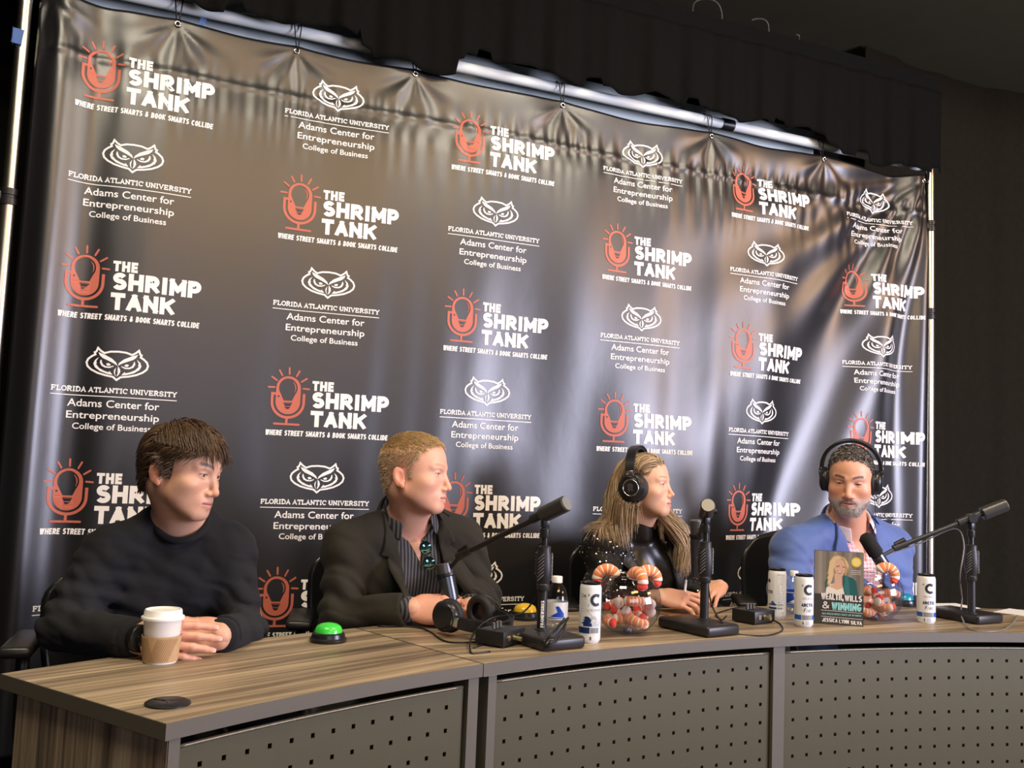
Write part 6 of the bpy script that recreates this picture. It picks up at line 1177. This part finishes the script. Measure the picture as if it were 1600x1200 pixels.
fm.build('frame', blackpl, sg, True); MB().tube([u_ * -.045 + s_v * .008, u_ * -.044 - f_ * .012, u_ * .035 - f_ * .016, u_ * .060 - f_ * .016 + s_v * .01], .0016, 6).build('temple_arm', mat('temple_teal', (.03, .14, .13), .3), sg, True)
# ---- chairs
leather = mat('black_leather_chair', (.012, .012, .0125), .24, spec=.6, bump=.06, bscale=250)
def office_chair(c, yaw, label, top, arms=(1, 1)):
    A = thing('office_chair', label, 'chair', (c[0], c[1], 0), yaw, 'black swivel chairs'); zb, zt = .56, top; V_ = []; F_ = []; n, m_ = 22, 16
    for s_ in (0, 1):
        for i in range(n + 1):
            u = -1 + 2 * i / n
            for k in range(m_ + 1):
                t = k / m_; z = zb + (zt - zb) * t; cr = (1 - .30 * max(0, (t - .72) / .28) ** 2.2) * (.86 + .14 * math.sin(min(1, t * 1.6) * PI / 2)); x = u * .255 * cr; y = -.10 * (u * cr) ** 2 + .05 * t + .03 * math.sin(t * PI) ; rim = 1 - min(1, min(1 - abs(u), t, 1 - t) / .10); V_.append((x, y + (.035 if s_ else 0) * (1 - .6 * rim ** 2) - (0 if s_ else .006 * (1 - rim)), z - .03 * (u ** 2) * t))
    N = (n + 1) * (m_ + 1); ix = lambda s_, i, k: s_ * N + i * (m_ + 1) + k
    for i in range(n):
        for k in range(m_): F_ += [(ix(0, i, k), ix(0, i + 1, k), ix(0, i + 1, k + 1), ix(0, i, k + 1)), (ix(1, i, k), ix(1, i, k + 1), ix(1, i + 1, k + 1), ix(1, i + 1, k))]
    for i in range(n): F_ += [(ix(0, i, 0), ix(1, i, 0), ix(1, i + 1, 0), ix(0, i + 1, 0)), (ix(0, i, m_), ix(0, i + 1, m_), ix(1, i + 1, m_), ix(1, i, m_))]
    for k in range(m_): F_ += [(ix(0, 0, k), ix(0, 0, k + 1), ix(1, 0, k + 1), ix(1, 0, k)), (ix(0, n, k), ix(1, n, k), ix(1, n, k + 1), ix(0, n, k + 1))]
    b = link('backrest', mesh('backrest', V_, F_), leather, A, True); MB().box((0, -.24, .46), (.48, .46, .07), bev=.03, seg=3).build('seat', leather, A, auto=50)
    MB().box((0, .05, .50), (.09, .02, .22), Matrix.Rotation(-.1, 3, 'X'), .006).build('back_bracket', blackpl, A, auto=40)
    for s_ in (-1, 1):
        a_ = MB().box((s_ * .262, -.20, .715), (.075, .25, .028), bev=.012, seg=3).build('armrest', mat('armrest_black', (.014, .014, .014), .35), A, auto=50); MB().tube([(s_ * .24, -.20, .45), (s_ * .255, -.20, .50), (s_ * .262, -.20, .70)], .016, 8).build('arm_post', blackpl, a_, True)
    MB().cyl((0, -.22, .10), (0, -.22, .43), .028, .022, n=16).build('gas_column', mat('column_metal', (.1, .1, .1), .3, .8), A, auto=40)
    for k in range(5):
        a = k * 2 * PI / 5 + .3; l = MB().tube([(0, -.22, .10), (.15 * math.cos(a), -.22 + .15 * math.sin(a), .085), (.29 * math.cos(a), -.22 + .29 * math.sin(a), .065)], [.024, .022, .021, .020, .019, .018, .017, .016, .014], 8).build('leg', blackpl, A, True)
        MB().cyl((.29 * math.cos(a) - .022 * math.sin(a), -.22 + .29 * math.sin(a) + .022 * math.cos(a), .028), (.29 * math.cos(a) + .022 * math.sin(a), -.22 + .29 * math.sin(a) - .022 * math.cos(a), .028), .028, n=14, bev=.005).build('caster', blackpl, l, auto=40)
    return A
def chair_at(c, px, d, top, yaw, label): P = W(px, 900, d); return office_chair(P, yaw, label, top)
chair_at(c1, 232, 2.58, .905, RD(-6), 'black office chair under the young man in the sweatshirt'); chair_at(c2, 608, 3.06, .945, RD(-14), 'black office chair behind the man in the dark blazer'); chair_at(c3, 992, 3.52, .965, RD(-22), 'black office chair behind the woman'); chair_at(c4, 1258, 3.78, .985, RD(-30), 'black office chair behind the man in the blue suit')
